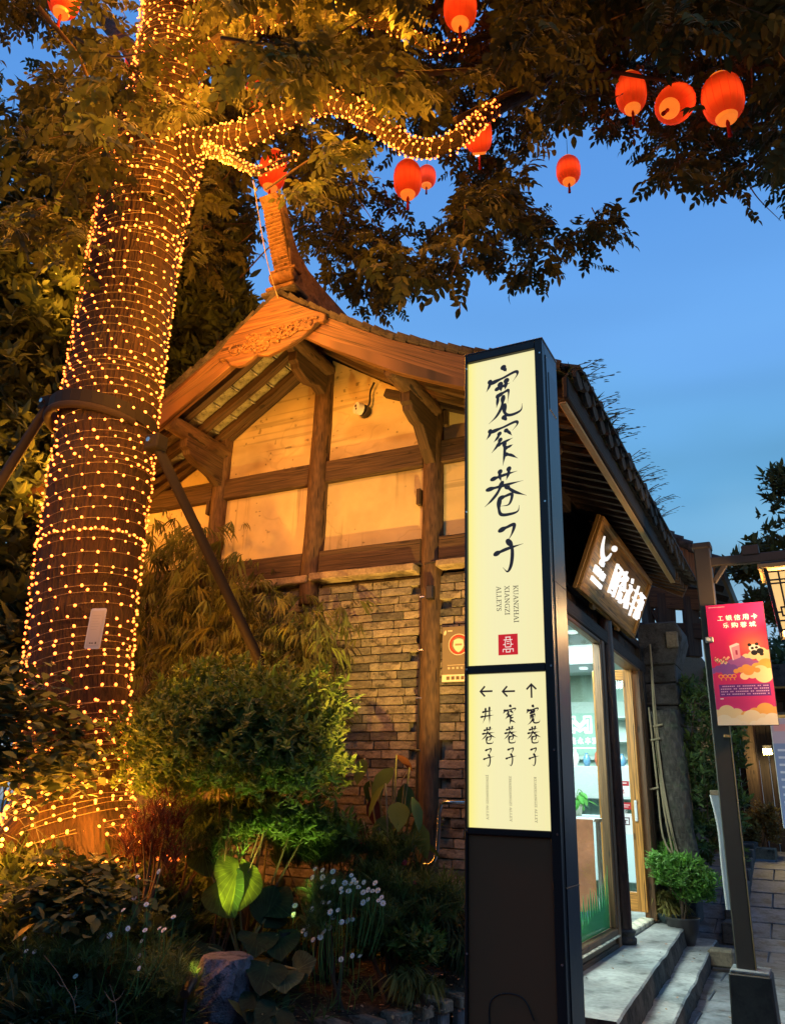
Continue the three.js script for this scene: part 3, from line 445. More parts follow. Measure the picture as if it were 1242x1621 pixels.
  stick(.045, 1.33, .15, .22, (x, w, h) => { x.fillStyle = '#ece8ea'; x.fillRect(0, 0, w, h); x.strokeStyle = '#5a3040'; x.lineWidth = 9; x.strokeRect(24, 40, 80, 60); x.fillStyle = '#5a3040'; x.fillRect(48, 58, 40, 9); x.fillRect(64, 58, 9, 34); });
  // the room
  const R = (name, g, m, p, rot) => part(S, name, muv(g), m, p, rot);
  const rw = std({ color: col(.46, .70, .68), roughness: .85, map: rep(T.plaster, .3, .3) }), rwhite = std({ color: col(.36, .45, .42), roughness: .8 });
  R('room_floor', new THREE.BoxGeometry(3.3, .1, 6.6), std({ color: col(.42, .42, .40), roughness: .35, map: rep(T.stone, .6, .6) }), V(-3.5, .33, -8.55));
  R('room_ceiling', new THREE.BoxGeometry(3.3, .06, 6.6), rwhite, V(-3.5, 3.34, -8.55));
  R('room_wall', new THREE.BoxGeometry(3.3, 3.1, .12), rw, V(-3.5, 1.8, -11.8)); R('room_wall', new THREE.BoxGeometry(.12, 3.1, 6.6), rw, V(-5.1, 1.8, -8.5)); R('room_wall', new THREE.BoxGeometry(.1, 3.3, 1.75), M.blackWood, V(-1.84, 1.75, -11.05)); R('room_wall', new THREE.BoxGeometry(3.2, 3.1, .1), rw, V(-3.45, 1.8, -5.38));
  // lit band with the shop's emblem on the end wall, cabinet under it
  const eb = P(917, 1162, 'z', -11.65);
  R('wall_panel', cbox(1.5, .80, .05, .006), rwhite, V(eb.x, eb.y + .05, -11.7));
  const emb = part(S, 'wall_emblem', flat(.62, .58), std({ map: canvasTex(256, 240, (x, w, h) => { x.fillStyle = '#86a99d'; x.fillRect(0, 0, w, h); x.strokeStyle = '#fff'; x.lineWidth = 12; x.lineJoin = 'round'; x.beginPath(); x.moveTo(60, 110); x.lineTo(60, 20); x.lineTo(100, 20); x.lineTo(100, 40); x.lineTo(128, 70); x.lineTo(156, 40); x.lineTo(156, 20); x.lineTo(196, 20); x.lineTo(196, 110); x.lineTo(160, 110); x.lineTo(160, 84); x.lineTo(128, 104); x.lineTo(96, 84); x.lineTo(96, 110); x.closePath(); x.stroke(); x.beginPath(); x.moveTo(80, 100); x.lineTo(80, 40); x.lineTo(128, 86); x.lineTo(176, 40); x.lineTo(176, 100); x.stroke(); x.fillStyle = '#fff';['guo', 'ci', 'yong', 'feng', 'yuan'].forEach((k, i) => brush(x, k, 22 + i * 44, 140, 36, 36, 6, false)); x.fillRect(40, 196, 176, 6); }), roughness: .6 }), V(eb.x, eb.y, -11.668));
  R('cabinet', cbox(1.9, .42, .4, .01), std({ color: col(.38, .44, .44), roughness: .5 }), V(eb.x, eb.y - .66, -11.5)); R('cabinet', cbox(1.9, .8, .35, .01), std({ color: col(.5, .62, .66), roughness: .4 }), V(eb.x, 1.0, -11.5));
  for (let i = 0; i < 7; i++) R('shelf', cbox(.7, .02, .3, .003), rwhite, V(-2.13, .75 + i * .32, -11.55));
  const rs = rng(31);
  for (let i = 0; i < 24; i++) { const h = .07 + rs() * .12; part(S, 'porcelain', muv(new THREE.LatheGeometry([[0, 0], [.03, 0], [.05, h * .3], [.045, h * .7], [.02, h * .88], [.028, h]].map(([a, b]) => new THREE.Vector2(a, b)), 12)), [M.white, rw, std({ color: col(.2, .35, .5), roughness: .2 })][i % 3], V(-2.4 + rs() * .55, .762 + Math.floor(rs() * 6) * .32, -11.52)); }
  for (let i = 0; i < 9; i++) { const h = .09 + rs() * .16; part(S, 'porcelain', muv(new THREE.LatheGeometry([[0, 0], [.03, 0], [.055, h * .35], [.045, h * .7], [.018, h * .88], [.026, h]].map(([a, b]) => new THREE.Vector2(a, b)), 14)), [M.white, std({ color: col(.12, .28, .45), roughness: .2 }), std({ color: col(.5, .12, .06), roughness: .25 })][i % 3], V(eb.x - .5 + i * .16, eb.y - .45, -11.42)); }
  // ceiling lamps: a bright strip over the room, small spots near the window
  const lampMat = std({ color: col(1, 1, 1), emissive: col(.80, 1, .96), emissiveIntensity: .95 });
  for (const [x, z] of [[-2.5, -7.0], [-2.7, -10.0]]) { part(S, 'ceiling_lamp', muv(new THREE.BoxGeometry(1.2, .02, 1.2)), lampMat, V(x, 3.295, z)); const a = new THREE.RectAreaLight(col(.80, 1, .96), 42, 1.15, 1.15); a.position.set(x, 3.27, z); a.rotation.x = -Math.PI / 2; a.name = 'ceiling_lamp_light'; scene.add(a); }
  for (const [px, py] of [[905, 1001], [986, 1098]]) { const p = P(px, py, 'y', 3.29); if (p.z < -11.6) p.set(-2.7, 3.29, -11); part(S, 'ceiling_spot_lamp', muv(new THREE.CylinderGeometry(.06, .06, .02, 16)), lampMat, p); }
}
// stand with a cloth, plant and jars, just inside the window
{
  const t = thing('display_stand', 'display stand inside the shop window draped with a rust brown cloth', 'stand', V(-2.27, .38, -8.12));
  part(t, 'board', cbox(.72, .03, .42, .006), M.white, V(0, 1.0, 0)); for (const [a, b] of [[-1, -1], [1, -1], [-1, 1], [1, 1]]) part(t, 'leg', cbox(.04, .98, .04), M.white, V(a * .3, .5, b * .16));
  const n = 24, g = new THREE.PlaneGeometry(.70, .78, n, 20), p = g.attributes.position; for (let i = 0; i < p.count; i++) { const x = p.getX(i), y = p.getY(i); p.setZ(i, .012 * Math.sin(x * 17 + y * 3) * (0.6 - y) + .02 * (fbm(x + .5, y + .5, 5, 4, 3, 6) - .5)); } g.computeVertexNormals();
  part(t, 'cloth', g, std({ color: col(.62, .22, .10), map: rep(T.cloth, 2, 2), roughness: .9, side: THREE.DoubleSide }), V(0, .615, .235)); part(t, 'cloth_hem', cbox(.69, .09, .006, .002), std({ color: col(.06, .12, .20), roughness: .9 }), V(0, .19, .235));
  const pot = thing('potted_plant', 'small leafy green pot plant standing on the cloth covered stand in the shop', 'plant', V(-2.13, 1.41, -8.1));
  part(pot, 'pot', muv(new THREE.LatheGeometry([[0, 0], [.05, 0], [.065, .1], [.06, .105], [.05, .1], [0, .09]].map(([a, b]) => new THREE.Vector2(a, b)), 16)), M.white);
  const r = rng(8); for (let i = 0; i < 26; i++) { const a = r() * 6.28, R = .03 + r() * .12, h = .12 + r() * .22, b = V(Math.cos(a) * R, h, Math.sin(a) * R); part(pot, 'stem', tube([V(0, .09, 0), V(b.x * .4, h * .8, b.z * .4), b], .003, 4), M.greenStem ??= std({ color: col(.1, .25, .06) })); const l = part(pot, 'leaf', leafGeo(.11, .055, .15, .3), M.shopLeaf ??= leafMat(.12, .42, .08), b); l.rotation.set(r() * .6 - .3, -a, -.3 - r() * .7, 'YXZ'); }
  const jar = thing('glass_jar', 'small dark glass bottle standing beside the pot plant in the shop', 'bottle', V(-2.33, 1.41, -8.02)); part(jar, 'bottle_body', muv(new THREE.LatheGeometry([[0, 0], [.025, 0], [.028, .06], [.01, .085], [.01, .11], [0, .11]].map(([a, b]) => new THREE.Vector2(a, b)), 14)), std({ color: col(.05, .06, .06), roughness: .2 })); part(jar, 'cap', muv(new THREE.CylinderGeometry(.012, .012, .02, 10)), M.steel, V(0, .115, 0));
}
// the shop's hanging board, leaning out from the wall
{
  const TL = V(-1.45, 3.97, -6.82), BL = V(-1.70, 3.32, -6.82), u = V(0, 0, -1), v = TL.clone().sub(BL).normalize(), n = new THREE.Vector3().crossVectors(u, v), Hh = TL.distanceTo(BL), L = 2.42;
  const b = thing('shop_signboard', 'leaning golden brown wooden shop board with glowing white characters under the eave', 'sign', BL);
  b.quaternion.setFromRotationMatrix(new THREE.Matrix4().makeBasis(u, v, n));
  const gold = woodMat(col(.60, .34, .085), .5, .6, 1.4, .002), frame = woodMat(col(.55, .30, .08), .45, .6, 2, .002);
  part(b, 'board', extrude([[0, 0], [.62, 0], [.64, -.04], [.72, -.045], [.76, -.015], [1.7, -.015], [1.74, -.045], [1.82, -.04], [1.84, 0], [L, 0], [L, Hh], [0, Hh]], .03, .004), gold, V(0, 0, -.035));
  part(b, 'frame', cbox(L, .045, .05, .006), frame, V(L / 2, Hh - .0225, .01)); part(b, 'frame', cbox(.045, Hh - .09, .05, .006), frame, V(.0225, Hh / 2, .01)); part(b, 'frame', cbox(.045, Hh - .09, .05, .006), frame, V(L - .0225, Hh / 2, .01)); part(b, 'frame', cbox(L, .045, .05, .006), frame, V(L / 2, .0225, .01));
  for (const x of [.4, 2.0]) part(b, 'hanger', tube([V(x, Hh - .03, -.05), V(x, Hh - .02, -.3)], .008, 6), M.blackMetal);
  const lit = std({ color: col(1, 1, 1), emissive: col(1, .97, .95), emissiveIntensity: .95 });
  ['guo', 'ci', 'yong', 'feng', 'yuan'].forEach((k, i) => part(b, 'lit_letter_sign', strokeBars(k, .255, .33, .016, .03), lit, V(.83 + i * .305, .50, .035)));
  const arc = []; for (let i = 0; i <= 14; i++) { const a = Math.PI * (1.04 + .80 * i / 14); arc.push(V(.38 + Math.cos(a) * .19, .585 + Math.sin(a) * .19, .035)); } part(b, 'lit_emblem_sign', tube(arc, Array.from({ length: 15 }, (_, i) => .009 + .013 * Math.sin(i / 14 * 3.1)), 8), lit);
  part(b, 'lit_emblem_sign', muv(new THREE.SphereGeometry(.03, 12, 8)), lit, V(.60, .56, .035)); part(b, 'lit_emblem_sign', cbox(.11, .045, .03, .005), lit, V(.37, .345, .035));
  ['guo', 'ci', 'yong', 'feng', 'yuan'].forEach((k, i) => part(b, 'lit_letter_sign', strokeBars(k, .062, .075, .0085, .02), lit, V(.20 + i * .078, .29, .035))); for (let i = 0; i < 12; i++) part(b, 'lit_letter_sign', cbox(.021, .042, .02, .002), lit, V(.215 + i * .032, .16, .035));
}
function leafGeo(L, Wd, fold = .2, curl = .2) {   // a pointed leaf along +x, folded along its rib
  const xs = [0, .2, .45, .75, 1], ws = [.04, .38, .5, .32, 0], pos = [], idx = [];
  xs.forEach((t, i) => { const y = -curl * L * t * t * .5, w = ws[i] * Wd; pos.push(t * L, y, 0, t * L, y + w * fold, w, t * L, y + w * fold, -w); });
  for (let i = 0; i < 4; i++) { const a = i * 3, b = a + 3; idx.push(a, a + 1, b + 1, a, b + 1, b, a, b, b + 2, a, b + 2, a + 2); }
  const g = new THREE.BufferGeometry(); g.setAttribute('position', new THREE.Float32BufferAttribute(pos, 3)); g.setAttribute('uv', new THREE.Float32BufferAttribute(pos.flatMap((_, i) => i % 3 === 0 ? [pos[i] * 4, pos[i + 2] * 4] : []), 2)); g.setIndex(idx); g.computeVertexNormals(); return g;
}
// ---------------------------------------------------------------- the lit sign pillar
{
  const z = -3.2, X = (px, py) => P(px, py, 'z', z).x, Y = (px, py) => P(px, py, 'z', z).y;
  const xl = -1.298, xr = -0.905, top = 3.575, dep = .245, xm = (xl + xr) / 2, w = xr - xl;
  const t = thing('sign_pillar', 'tall black sign pillar with glowing cream panels of brush characters and arrows', 'sign', V(xm, 0, z));
  const L = (x, y) => V(x - xm, y, 0);
  part(t, 'case', cbox(w, top, dep - .03, .004), M.blackMetal, V(0, top / 2, -dep / 2 - .012));
  const rows = [[2.045, 3.535], [1.40, 2.01], [.08, 1.375]];
  const px0 = X(739, 1000), pxr = X(862.5, 1058);
  const fr = (a, b, c, d) => part(t, 'frame', cbox(b - a, d - c, .03, .003), M.blackMetal, V((a + b) / 2 - xm, (c + d) / 2, -.012));
  fr(xl, px0, 0, top); fr(pxr, xr, 0, top); fr(px0, pxr, rows[0][1], top); fr(px0, pxr, rows[1][1], rows[0][0]); fr(px0, pxr, rows[2][1], rows[1][0]); fr(px0, pxr, 0, rows[2][0]);
  const pw = pxr - px0;
  const lit = (name, [ya, yb], cw, ch, draw) => {
    const C = (px, py) => { const p = P(px, py, 'z', z); return [(p.x - px0) / pw * cw, (yb - p.y) / (yb - ya) * ch]; };
    const tex = canvasTex(cw, ch, (x) => {
      x.fillStyle = '#f6edb4'; x.fillRect(0, 0, cw, ch);
      const g = x.createLinearGradient(0, 0, cw, 0); g.addColorStop(0, 'rgba(255,240,120,.85)'); g.addColorStop(.14, 'rgba(255,245,160,.4)'); g.addColorStop(.45, 'rgba(250,240,190,0)'); g.addColorStop(1, 'rgba(245,230,150,.3)'); x.fillStyle = g; x.fillRect(0, 0, cw, ch);   // the tubes of the light box behind the film
      draw(x, C);
    });
    const m = std({ color: col(.05, .05, .045), emissive: col(1, 1, 1), emissiveMap: tex, emissiveIntensity: 1.0, roughness: .35 });
    return part(t, name, flat(pw + .004, yb - ya + .004), m, V((px0 + pxr) / 2 - xm, (ya + yb) / 2, -.018));
  };
  const glyph = (x, C, k, a, b, c, d, wd) => { const [x0, y0] = C(a, b), [x1, y1] = C(c, d); x.fillStyle = '#1a0d0c'; brush(x, k, x0, y0, x1 - x0, y1 - y0, wd * 1.14); };
  const vtext = (x, C, s, px, py0, py1, size, colr) => { const [x0, y0] = C(px, py0), [, y1] = C(px, py1); x.save(); x.translate(x0, y0); x.rotate(Math.PI / 2); x.font = size + 'px serif'; x.textBaseline = 'middle'; const m = x.measureText(s).width; x.scale((y1 - y0) / m, 1); x.fillStyle = colr; x.fillText(s, 0, 0); x.restore(); };
  lit('lit_panel', rows[0], 480, 2040, (x, C) => {
    glyph(x, C, 'kuan', 762, 586, 826, 657, 24); glyph(x, C, 'zhai', 764, 664, 824, 728, 22); glyph(x, C, 'xiang', 759, 746, 834, 818, 24); glyph(x, C, 'zi', 778, 828, 829, 906, 26);
    vtext(x, C, 'KUANZHAI', 813, 924, 984, 42, '#3a2f22'); vtext(x, C, 'XIANGZI', 799.5, 925, 972, 42, '#3a2f22'); vtext(x, C, 'ALLEYS', 786.5, 926, 966, 42, '#3a2f22');
    const [a, b] = C(786, 1003), [c, d] = C(817, 1034); x.fillStyle = '#c8141a'; x.fillRect(a, b, c - a, d - b); x.strokeStyle = '#f7e6d8'; x.lineWidth = 5; const q = (u, v) => [a + (c - a) * u, b + (d - b) * v];
    const ln = (...p) => { x.beginPath(); p.forEach(([u, v], i) => i ? x.lineTo(...q(u, v)) : x.moveTo(...q(u, v))); x.stroke(); };
    ln([.36, .14], [.64, .14]); ln([.27, .27], [.73, .27]); ln([.41, .15], [.33, .52]); ln([.59, .15], [.67, .52]); ln([.24, .50], [.36, .50], [.36, .62]); ln([.76, .50], [.64, .50], [.64, .62]); ln([.43, .36], [.57, .36]); ln([.43, .46], [.57, .46]); ln([.36, .62], [.64, .62]); ln([.24, .72], [.24, .86]); ln([.24, .72], [.76, .72], [.76, .86]); ln([.40, .74], [.40, .86], [.60, .86], [.60, .74]);
  });
  lit('lit_panel', rows[1], 640, 1100, (x, C) => {
    x.strokeStyle = '#23140f'; x.lineWidth = 13; const ar = (cx, cy, rot) => { const [a, b] = C(cx, cy); x.save(); x.translate(a, b); x.rotate(rot); x.beginPath(); x.moveTo(-46, 0); x.lineTo(52, 0); x.moveTo(-10, -38); x.lineTo(-47, 0); x.lineTo(-10, 38); x.stroke(); x.restore(); };
    ar(767, 1094, 0); ar(802, 1094, 0); ar(838, 1093, Math.PI / 2);
    const c3 = (k, X0, dy) => { glyph(x, C, k, X0, 1118 + dy, X0 + 24, 1147 + dy, 12); glyph(x, C, 'xiang', X0 + 1, 1151 + dy, X0 + 26, 1180 + dy, 11); glyph(x, C, 'zi', X0 + 5, 1183 + dy, X0 + 24, 1215 + dy, 11); };
    c3('jing', 757, 0); c3('zhai', 792, -1); c3('kuan', 828, -1);
    vtext(x, C, 'JINGXIANGZI ALLEY', 768.5, 1226, 1297, 25, '#6d6142'); vtext(x, C, 'ZHAIXIANGZI ALLEY', 804.5, 1228, 1300, 25, '#6d6142'); vtext(x, C, 'KUANXIANGZI ALLEY', 843.5, 1229, 1302, 25, '#6d6142');
  });
  part(t, 'lower_panel', cbox(pw, rows[2][1] - rows[2][0], .012, .002), M.brownMetal, V((px0 + pxr) / 2 - xm, (rows[2][0] + rows[2][1]) / 2, -.016));
  part(t, 'scratch', tube(curve([V(-.10, .70, -.008), V(-.095, .80, -.008), V(-.05, .83, -.008), V(.03, .825, -.008), V(.07, .76, -.008)], 20), .0025, 5), M.blackMetal);
  // side cheek with its little door near the top, corner strip, cap and foot
  for (const [a, b] of [[-.185, 3.50], [.185, 3.50], [-.185, 2.03], [.185, 2.03], [-.185, 1.39], [.185, 1.39], [-.185, .5], [.185, .5], [-.185, 2.75], [.185, 2.75], [.185, 1.7], [-.185, .95], [.185, .95]]) part(t, 'screw', muv(new THREE.CylinderGeometry(.0045, .0045, .004, 8).rotateX(Math.PI / 2)), M.steel, V(a, b, .004));
  for (const y of [1.2, 2.4]) part(t, 'seam', cbox(.004, .006, dep - .05, .001), M.cable, V(w / 2 + .003, y, -dep / 2 - .01));
  part(t, 'side_panel', cbox(.006, top - .12, dep - .07, .002), M.cheek = std({ color: col(.022, .022, .024), roughness: .32, metalness: .45, bumpMap: rep(T.rough, 1, 1), bumpScale: .0008 }), V(w / 2 + .001, top / 2, -dep / 2 - .01));
  part(t, 'side_hatch', cbox(.008, .20, .12, .003), M.blackMetal, V(w / 2 + .003, top - .24, -dep / 2 - .01)); part(t, 'cap', cbox(w + .006, .012, dep, .003), M.blackMetal, V(0, top + .006, -dep / 2)); part(t, 'foot', cbox(w + .08, .03, dep + .08, .006), M.blackMetal, V(0, .015, -dep / 2));
}
// ---------------------------------------------------------------- post with its banner and lantern
{
  const base = V(-.60, 0, -6.78);
  const t = thing('banner_post', 'dark brown square metal post with a cross arm standing on a block in the lane', 'post', base);
  part(t, 'base_block', (() => { const g = cbox(.27, .45, .27, .01); const p = g.attributes.position; for (let i = 0; i < p.count; i++) { const k = 1 + .12 * (.225 - p.getY(i)) / .45; p.setX(i, p.getX(i) * k); p.setZ(i, p.getZ(i) * k); } g.computeVertexNormals(); return g; })(), M.baseBlock = std({ color: col(.03, .027, .025), roughness: .6, map: rep(T.stone, 2, 2) }), V(0, .22, 0)); part(t, 'base_cap', cbox(.25, .02, .25, .005), M.kerbStone, V(0, .455, 0));
  part(t, 'pole', cbox(.125, 3.10, .125, .008), M.poleMetal, V(-.025, 2.0, -.01)); part(t, 'pole_cap', cbox(.15, .05, .15, .008), M.poleMetal, V(-.025, 3.56, -.01));
  part(t, 'edge_strip', cbox(.006, 2.6, .012, .002), M.edge, V(.04, 1.75, .052));
  part(t, 'cross_arm', cbox(1.05, .075, .06, .006), M.poleMetal, V(.53, 3.42, 0)); part(t, 'arm_block', cbox(.13, .08, .09, .006), M.poleMetal, V(.34, 3.485, 0)); part(t, 'arm_end', cbox(.11, .30, .11, .006), M.poleMetal, V(.92, 3.43, 0)); part(t, 'arm_brace', beamGeo(V(.04, 3.25, 0), V(.14, 3.39, 0), .04), M.poleMetal);
  part(t, 'clip', cbox(.05, .02, .03, .003), M.edge, V(.02, 2.03, .07)); part(t, 'clip', cbox(.04, .015, .03, .003), M.darkWood, V(.0, 2.95, .07));
  function beamGeo(a, b, w) { const L = a.distanceTo(b), g = cbox(L, w, w, .004), x = b.clone().sub(a).normalize(); return g.applyQuaternion(new THREE.Quaternion().setFromUnitVectors(V(1, 0, 0), x)).translate((a.x + b.x) / 2, (a.y + b.y) / 2, (a.z + b.z) / 2); }
  // banner: printed face on a thin board
  const zb = -6.68, A = P(1121, 958, 'z', zb), B = P(1196, 953, 'z', zb), C2 = P(1226, 1148, 'z', zb), bw = .425, bh = A.y - C2.y, bx = (P(1133, 1050, 'z', zb).x + P(1211, 1050, 'z', zb).x) / 2, by = (A.y + C2.y) / 2;
  const bn = thing('banner', 'crimson and gold hanging banner with white characters clipped to the dark post', 'banner', V(bx, by, zb));
  part(bn, 'board', cbox(bw, bh, .02, .003), std({ color: col(.03, .02, .025), roughness: .5 }), V(0, 0, -.013));
  part(bn, 'printed_face', flat(bw - .006, bh - .006), std({ roughness: .5, map: canvasTex(512, 1320, (x, w, h) => {
    let g = x.createLinearGradient(0, 0, w * .3, h); g.addColorStop(0, '#c01a66'); g.addColorStop(.45, '#d01f62'); g.addColorStop(1, '#cc3c88'); x.fillStyle = g; x.fillRect(0, 0, w, h);
    const glow = x.createRadialGradient(w * .72, h * .36, 10, w * .72, h * .36, 240); glow.addColorStop(0, 'rgba(255,150,90,.85)'); glow.addColorStop(1, 'rgba(255,120,90,0)'); x.fillStyle = glow; x.fillRect(0, 0, w, h);
    x.fillStyle = '#fff'; ['gong', 'yin', 'xin', 'yong2', 'ka'].forEach((k, i) => brush(x, k, 92 + i * 75, 126, 60, 62, 8, false)); ['le', 'gou', 'rong', 'cheng'].forEach((k, i) => brush(x, k, 134 + i * 78, 210, 60, 62, 8, false));
    x.fillStyle = 'rgba(255,230,220,.8)'; x.fillRect(24, 24, 150, 7);
    const cloud = (cx, cy, s, c) => { x.fillStyle = c; for (const [a, b, r] of [[0, 0, 60], [-70, 22, 44], [70, 18, 48], [130, 36, 38], [-130, 40, 36], [20, 40, 70]]) { x.beginPath(); x.arc(cx + a * s, cy + b * s, r * s, 0, 7); x.fill(); } };
    cloud(440, 560, 1, '#f6d7a8'); cloud(250, 640, 1, '#a05aa8'); cloud(120, 700, .9, '#7d4aa0'); cloud(470, 690, 1.1, '#f3b35a'); cloud(420, 760, 1.1, '#f7dcae'); cloud(300, 720, .7, '#e9a04e');
    x.fillStyle = '#f6e3e6'; x.beginPath(); x.moveTo(172, 470); x.lineTo(240, 440); x.lineTo(262, 450); x.lineTo(262, 600); x.lineTo(190, 630); x.closePath(); x.fill(); x.fillStyle = '#e79ab4'; x.beginPath(); x.moveTo(190, 490); x.lineTo(262, 462); x.lineTo(262, 600); x.lineTo(198, 628); x.closePath(); x.fill(); x.fillStyle = '#b3335e'; x.fillRect(222, 520, 18, 50);
    x.fillStyle = '#fbf4ee'; x.beginPath(); x.ellipse(392, 508, 52, 44, .3, 0, 7); x.fill(); x.fillStyle = '#1c1418'; for (const [a, b, r] of [[350, 468, 17], [414, 462, 17], [372, 506, 13], [408, 500, 13], [436, 540, 30], [384, 556, 28], [446, 574, 18]]) { x.beginPath(); x.arc(a, b, r, 0, 7); x.fill(); }
    x.fillStyle = '#f4c7a0'; for (let i = 0; i < 26; i++) { x.beginPath(); x.arc(40 + (i * 47) % 120, 590 + (i * 29) % 70, 6 + i % 7, 0, 7); x.fill(); } x.fillStyle = '#58a060'; for (let i = 0; i < 10; i++) x.fillRect(28 + i * 12, 600 + (i * 17) % 50, 6, 24);
    x.strokeStyle = '#f1a43c'; x.lineWidth = 8; for (const [a, b] of [[70, 800], [110, 800], [150, 800], [185, 800]]) { x.beginPath(); x.arc(a, b, 18, 0, 7); x.moveTo(a, b + 18); x.lineTo(a + 4, b + 44); x.stroke(); }
    x.fillStyle = '#6a2a8c'; x.fillRect(44, 888, 440, 130); x.fillStyle = 'rgba(240,200,240,.9)'; for (let r2 = 0; r2 < 4; r2++) for (let i = 0; i < 26; i++) if ((i * 7 + r2 * 3) % 11 > 1) x.fillRect(58 + i * 16, 904 + r2 * 28, 11, 11);
    cloud(90, 1180, 1.2, '#f4d9a8'); cloud(420, 1170, 1.3, '#f1b55e'); cloud(300, 1240, 1.3, '#f6e2bf'); cloud(470, 1270, 1.2, '#f9ecd4'); cloud(60, 1280, 1.2, '#f9e8cc');
    x.fillStyle = '#fff'; x.fillRect(44, 1036, 30, 9);
  }) }), V(0, 0, .001));
  part(bn, 'bracket', cbox(.06, .045, .03, .004), std({ color: col(.3, .3, .32), roughness: .4, metalness: .6 }), V(-bw / 2 + .005, .19, .0)); part(bn, 'bracket', muv(new THREE.CylinderGeometry(.014, .014, .05, 12).rotateX(Math.PI / 2)), M.white, V(-bw / 2 + .0, .19, .012));
  // square paper lantern hanging from the arm's end
  const zl = -6.45, c = P(1209, 915, 'z', zl), hw = .2, lh = P(1231, 1005, 'z', zl), Lh = c.y - lh.y;
  const la = thing('street_lantern', 'square glowing paper street lantern with dark fretwork hanging from the post arm', 'lantern', V(c.x + hw + .02, c.y, zl));
  part(la, 'roof', cbox(.50, .03, .50, .006), M.edge, V(0, .03, 0)); part(la, 'roof', cbox(.46, .02, .46, .006), M.blackMetal, V(0, .055, 0)); part(la, 'hanger', tube([V(0, .06, 0), V(0, .27, 0)], .012, 8), M.blackMetal); part(la, 'hanger', tube([V(0, .25, -.35), V(0, .25, .05)], .016, 8), M.blackMetal);
  const q = (u, v, s) => V(lerp(-hw, hw, u) * (1 - .22 * v), -v * Lh, s * hw * (1 - .22 * v));
  const paper = std({ color: col(.75, .6, .35), emissive: col(1, .62, .20), emissiveIntensity: .85, roughness: .8 }), gs = [];
  const face = (rot) => { const g = new THREE.PlaneGeometry(1, 1, 1, 1), p = g.attributes.position; for (let i = 0; i < 4; i++) p.setXYZ(i, ...q(p.getX(i) + .5, .5 - p.getY(i), .985).toArray()); g.computeVertexNormals(); return g.rotateY(rot); };
  part(la, 'lit_paper_lantern', merged([0, 1, 2, 3].map((k) => face(k * Math.PI / 2))), paper);
  const bars = []; const bar = (u0, v0, u1, v1, w = .012) => { const a = q(u0, v0, 1.0), b = q(u1, v1, 1.0), L = a.distanceTo(b), g = cbox(L + w, w, w, .002); g.applyQuaternion(new THREE.Quaternion().setFromUnitVectors(V(1, 0, 0), b.clone().sub(a).normalize())); bars.push(g.translate((a.x + b.x) / 2, (a.y + b.y) / 2, (a.z + b.z) / 2)); };
  for (const [a, b, e, f] of [[0, 0, 0, 1], [0, .02, 1, .02], [0, .99, 1, .99], [0, .16, 1, .16], [0, .84, 1, .84], [.2, .02, .2, .70], [.8, .02, .8, .70], [0, .22, .3, .22], [.7, .22, 1, .22], [.12, .62, .3, .62], [.3, .62, .3, .76], [.12, .76, .3, .76], [.12, .62, .12, .76], [.7, .62, .88, .62], [.7, .62, .7, .76], [.7, .76, .88, .76], [.88, .62, .88, .76], [0, .70, .12, .70], [.3, .70, .7, .70], [.88, .70, 1, .70], [.2, .84, .2, .99], [.8, .84, .8, .99], [1, 0, 1, 1]]) bar(a, b, e, f, a === e && (a === 0 || a === 1) ? .026 : .012);
  const bg = merged(bars); for (let k = 0; k < 4; k++) part(la, 'fretwork', bg.clone().rotateY(k * Math.PI / 2), M.blackMetal);
  part(la, 'bulb_lamp', new THREE.SphereGeometry(.05, 16, 10), std({ color: col(1, 1, 1), emissive: col(1, .9, .6), emissiveIntensity: 8 }), V(.0, -Lh * .45, .12));
  const pl = new THREE.PointLight(col(1, .60, .24), 6.5); pl.position.set(c.x + hw + .02, c.y - Lh * .5, zl); pl.shadow.radius = 4; pl.castShadow = true; pl.name = 'street_lantern_light'; scene.add(pl);
}
// ---------------------------------------------------------------- the great tree: trunk, limbs, crown
const tree = thing('street_tree', 'large old tree with thick leaning trunk wound in warm string lights', 'tree');
const trunkR = TRUNK.map((t) => t[2]);
const tc = new THREE.CatmullRomCurve3(trunkC, false, 'centripetal');
const TN = 120, tPts = tc.getPoints(TN), tRad = tPts.map((_, i) => { const f = i / TN * (trunkC.length - 1), k = Math.min(trunkC.length - 2, Math.floor(f)); return lerp(trunkR[k], trunkR[k + 1], f - k); });
{ const below = trunkC[0].clone(); tPts.unshift(below.clone().add(V(.0, -.5, .0)), below.clone().add(V(0, -.2, 0))); tRad.unshift(.62, .5); }
part(tree, 'trunk', tube(tPts, tRad, 48, .065, 12, 1), M.bark);
for (let k = 0; k < 5; k++) { const a = k * 1.3 + .5, d = V(Math.cos(a), 0, Math.sin(a)), b = trunkBase; part(tree, 'root', tube(curve([b.clone().addScaledVector(d, .2).add(V(0, .18, 0)), b.clone().addScaledVector(d, .42).add(V(0, -.03, 0)), b.clone().addScaledVector(d, .75).add(V(0, -.28, 0))], 10), Array.from({ length: 11 }, (_, i) => .16 - .01 * i), 12, .06, k), M.bark); }
const LIMB = [];
function limb(pxs, r0, r1, seed) { const pts = curve(pxs.map(([a, b, z]) => P(a, b, 'z', z)), 60), rr = pts.map((_, i) => lerp(r0, r1, Math.pow(i / 60, .62))); part(tree, 'limb', tube(pts, rr, 16, .06, seed, 1), M.bark); LIMB.push([pts, rr]); return [pts, rr]; }
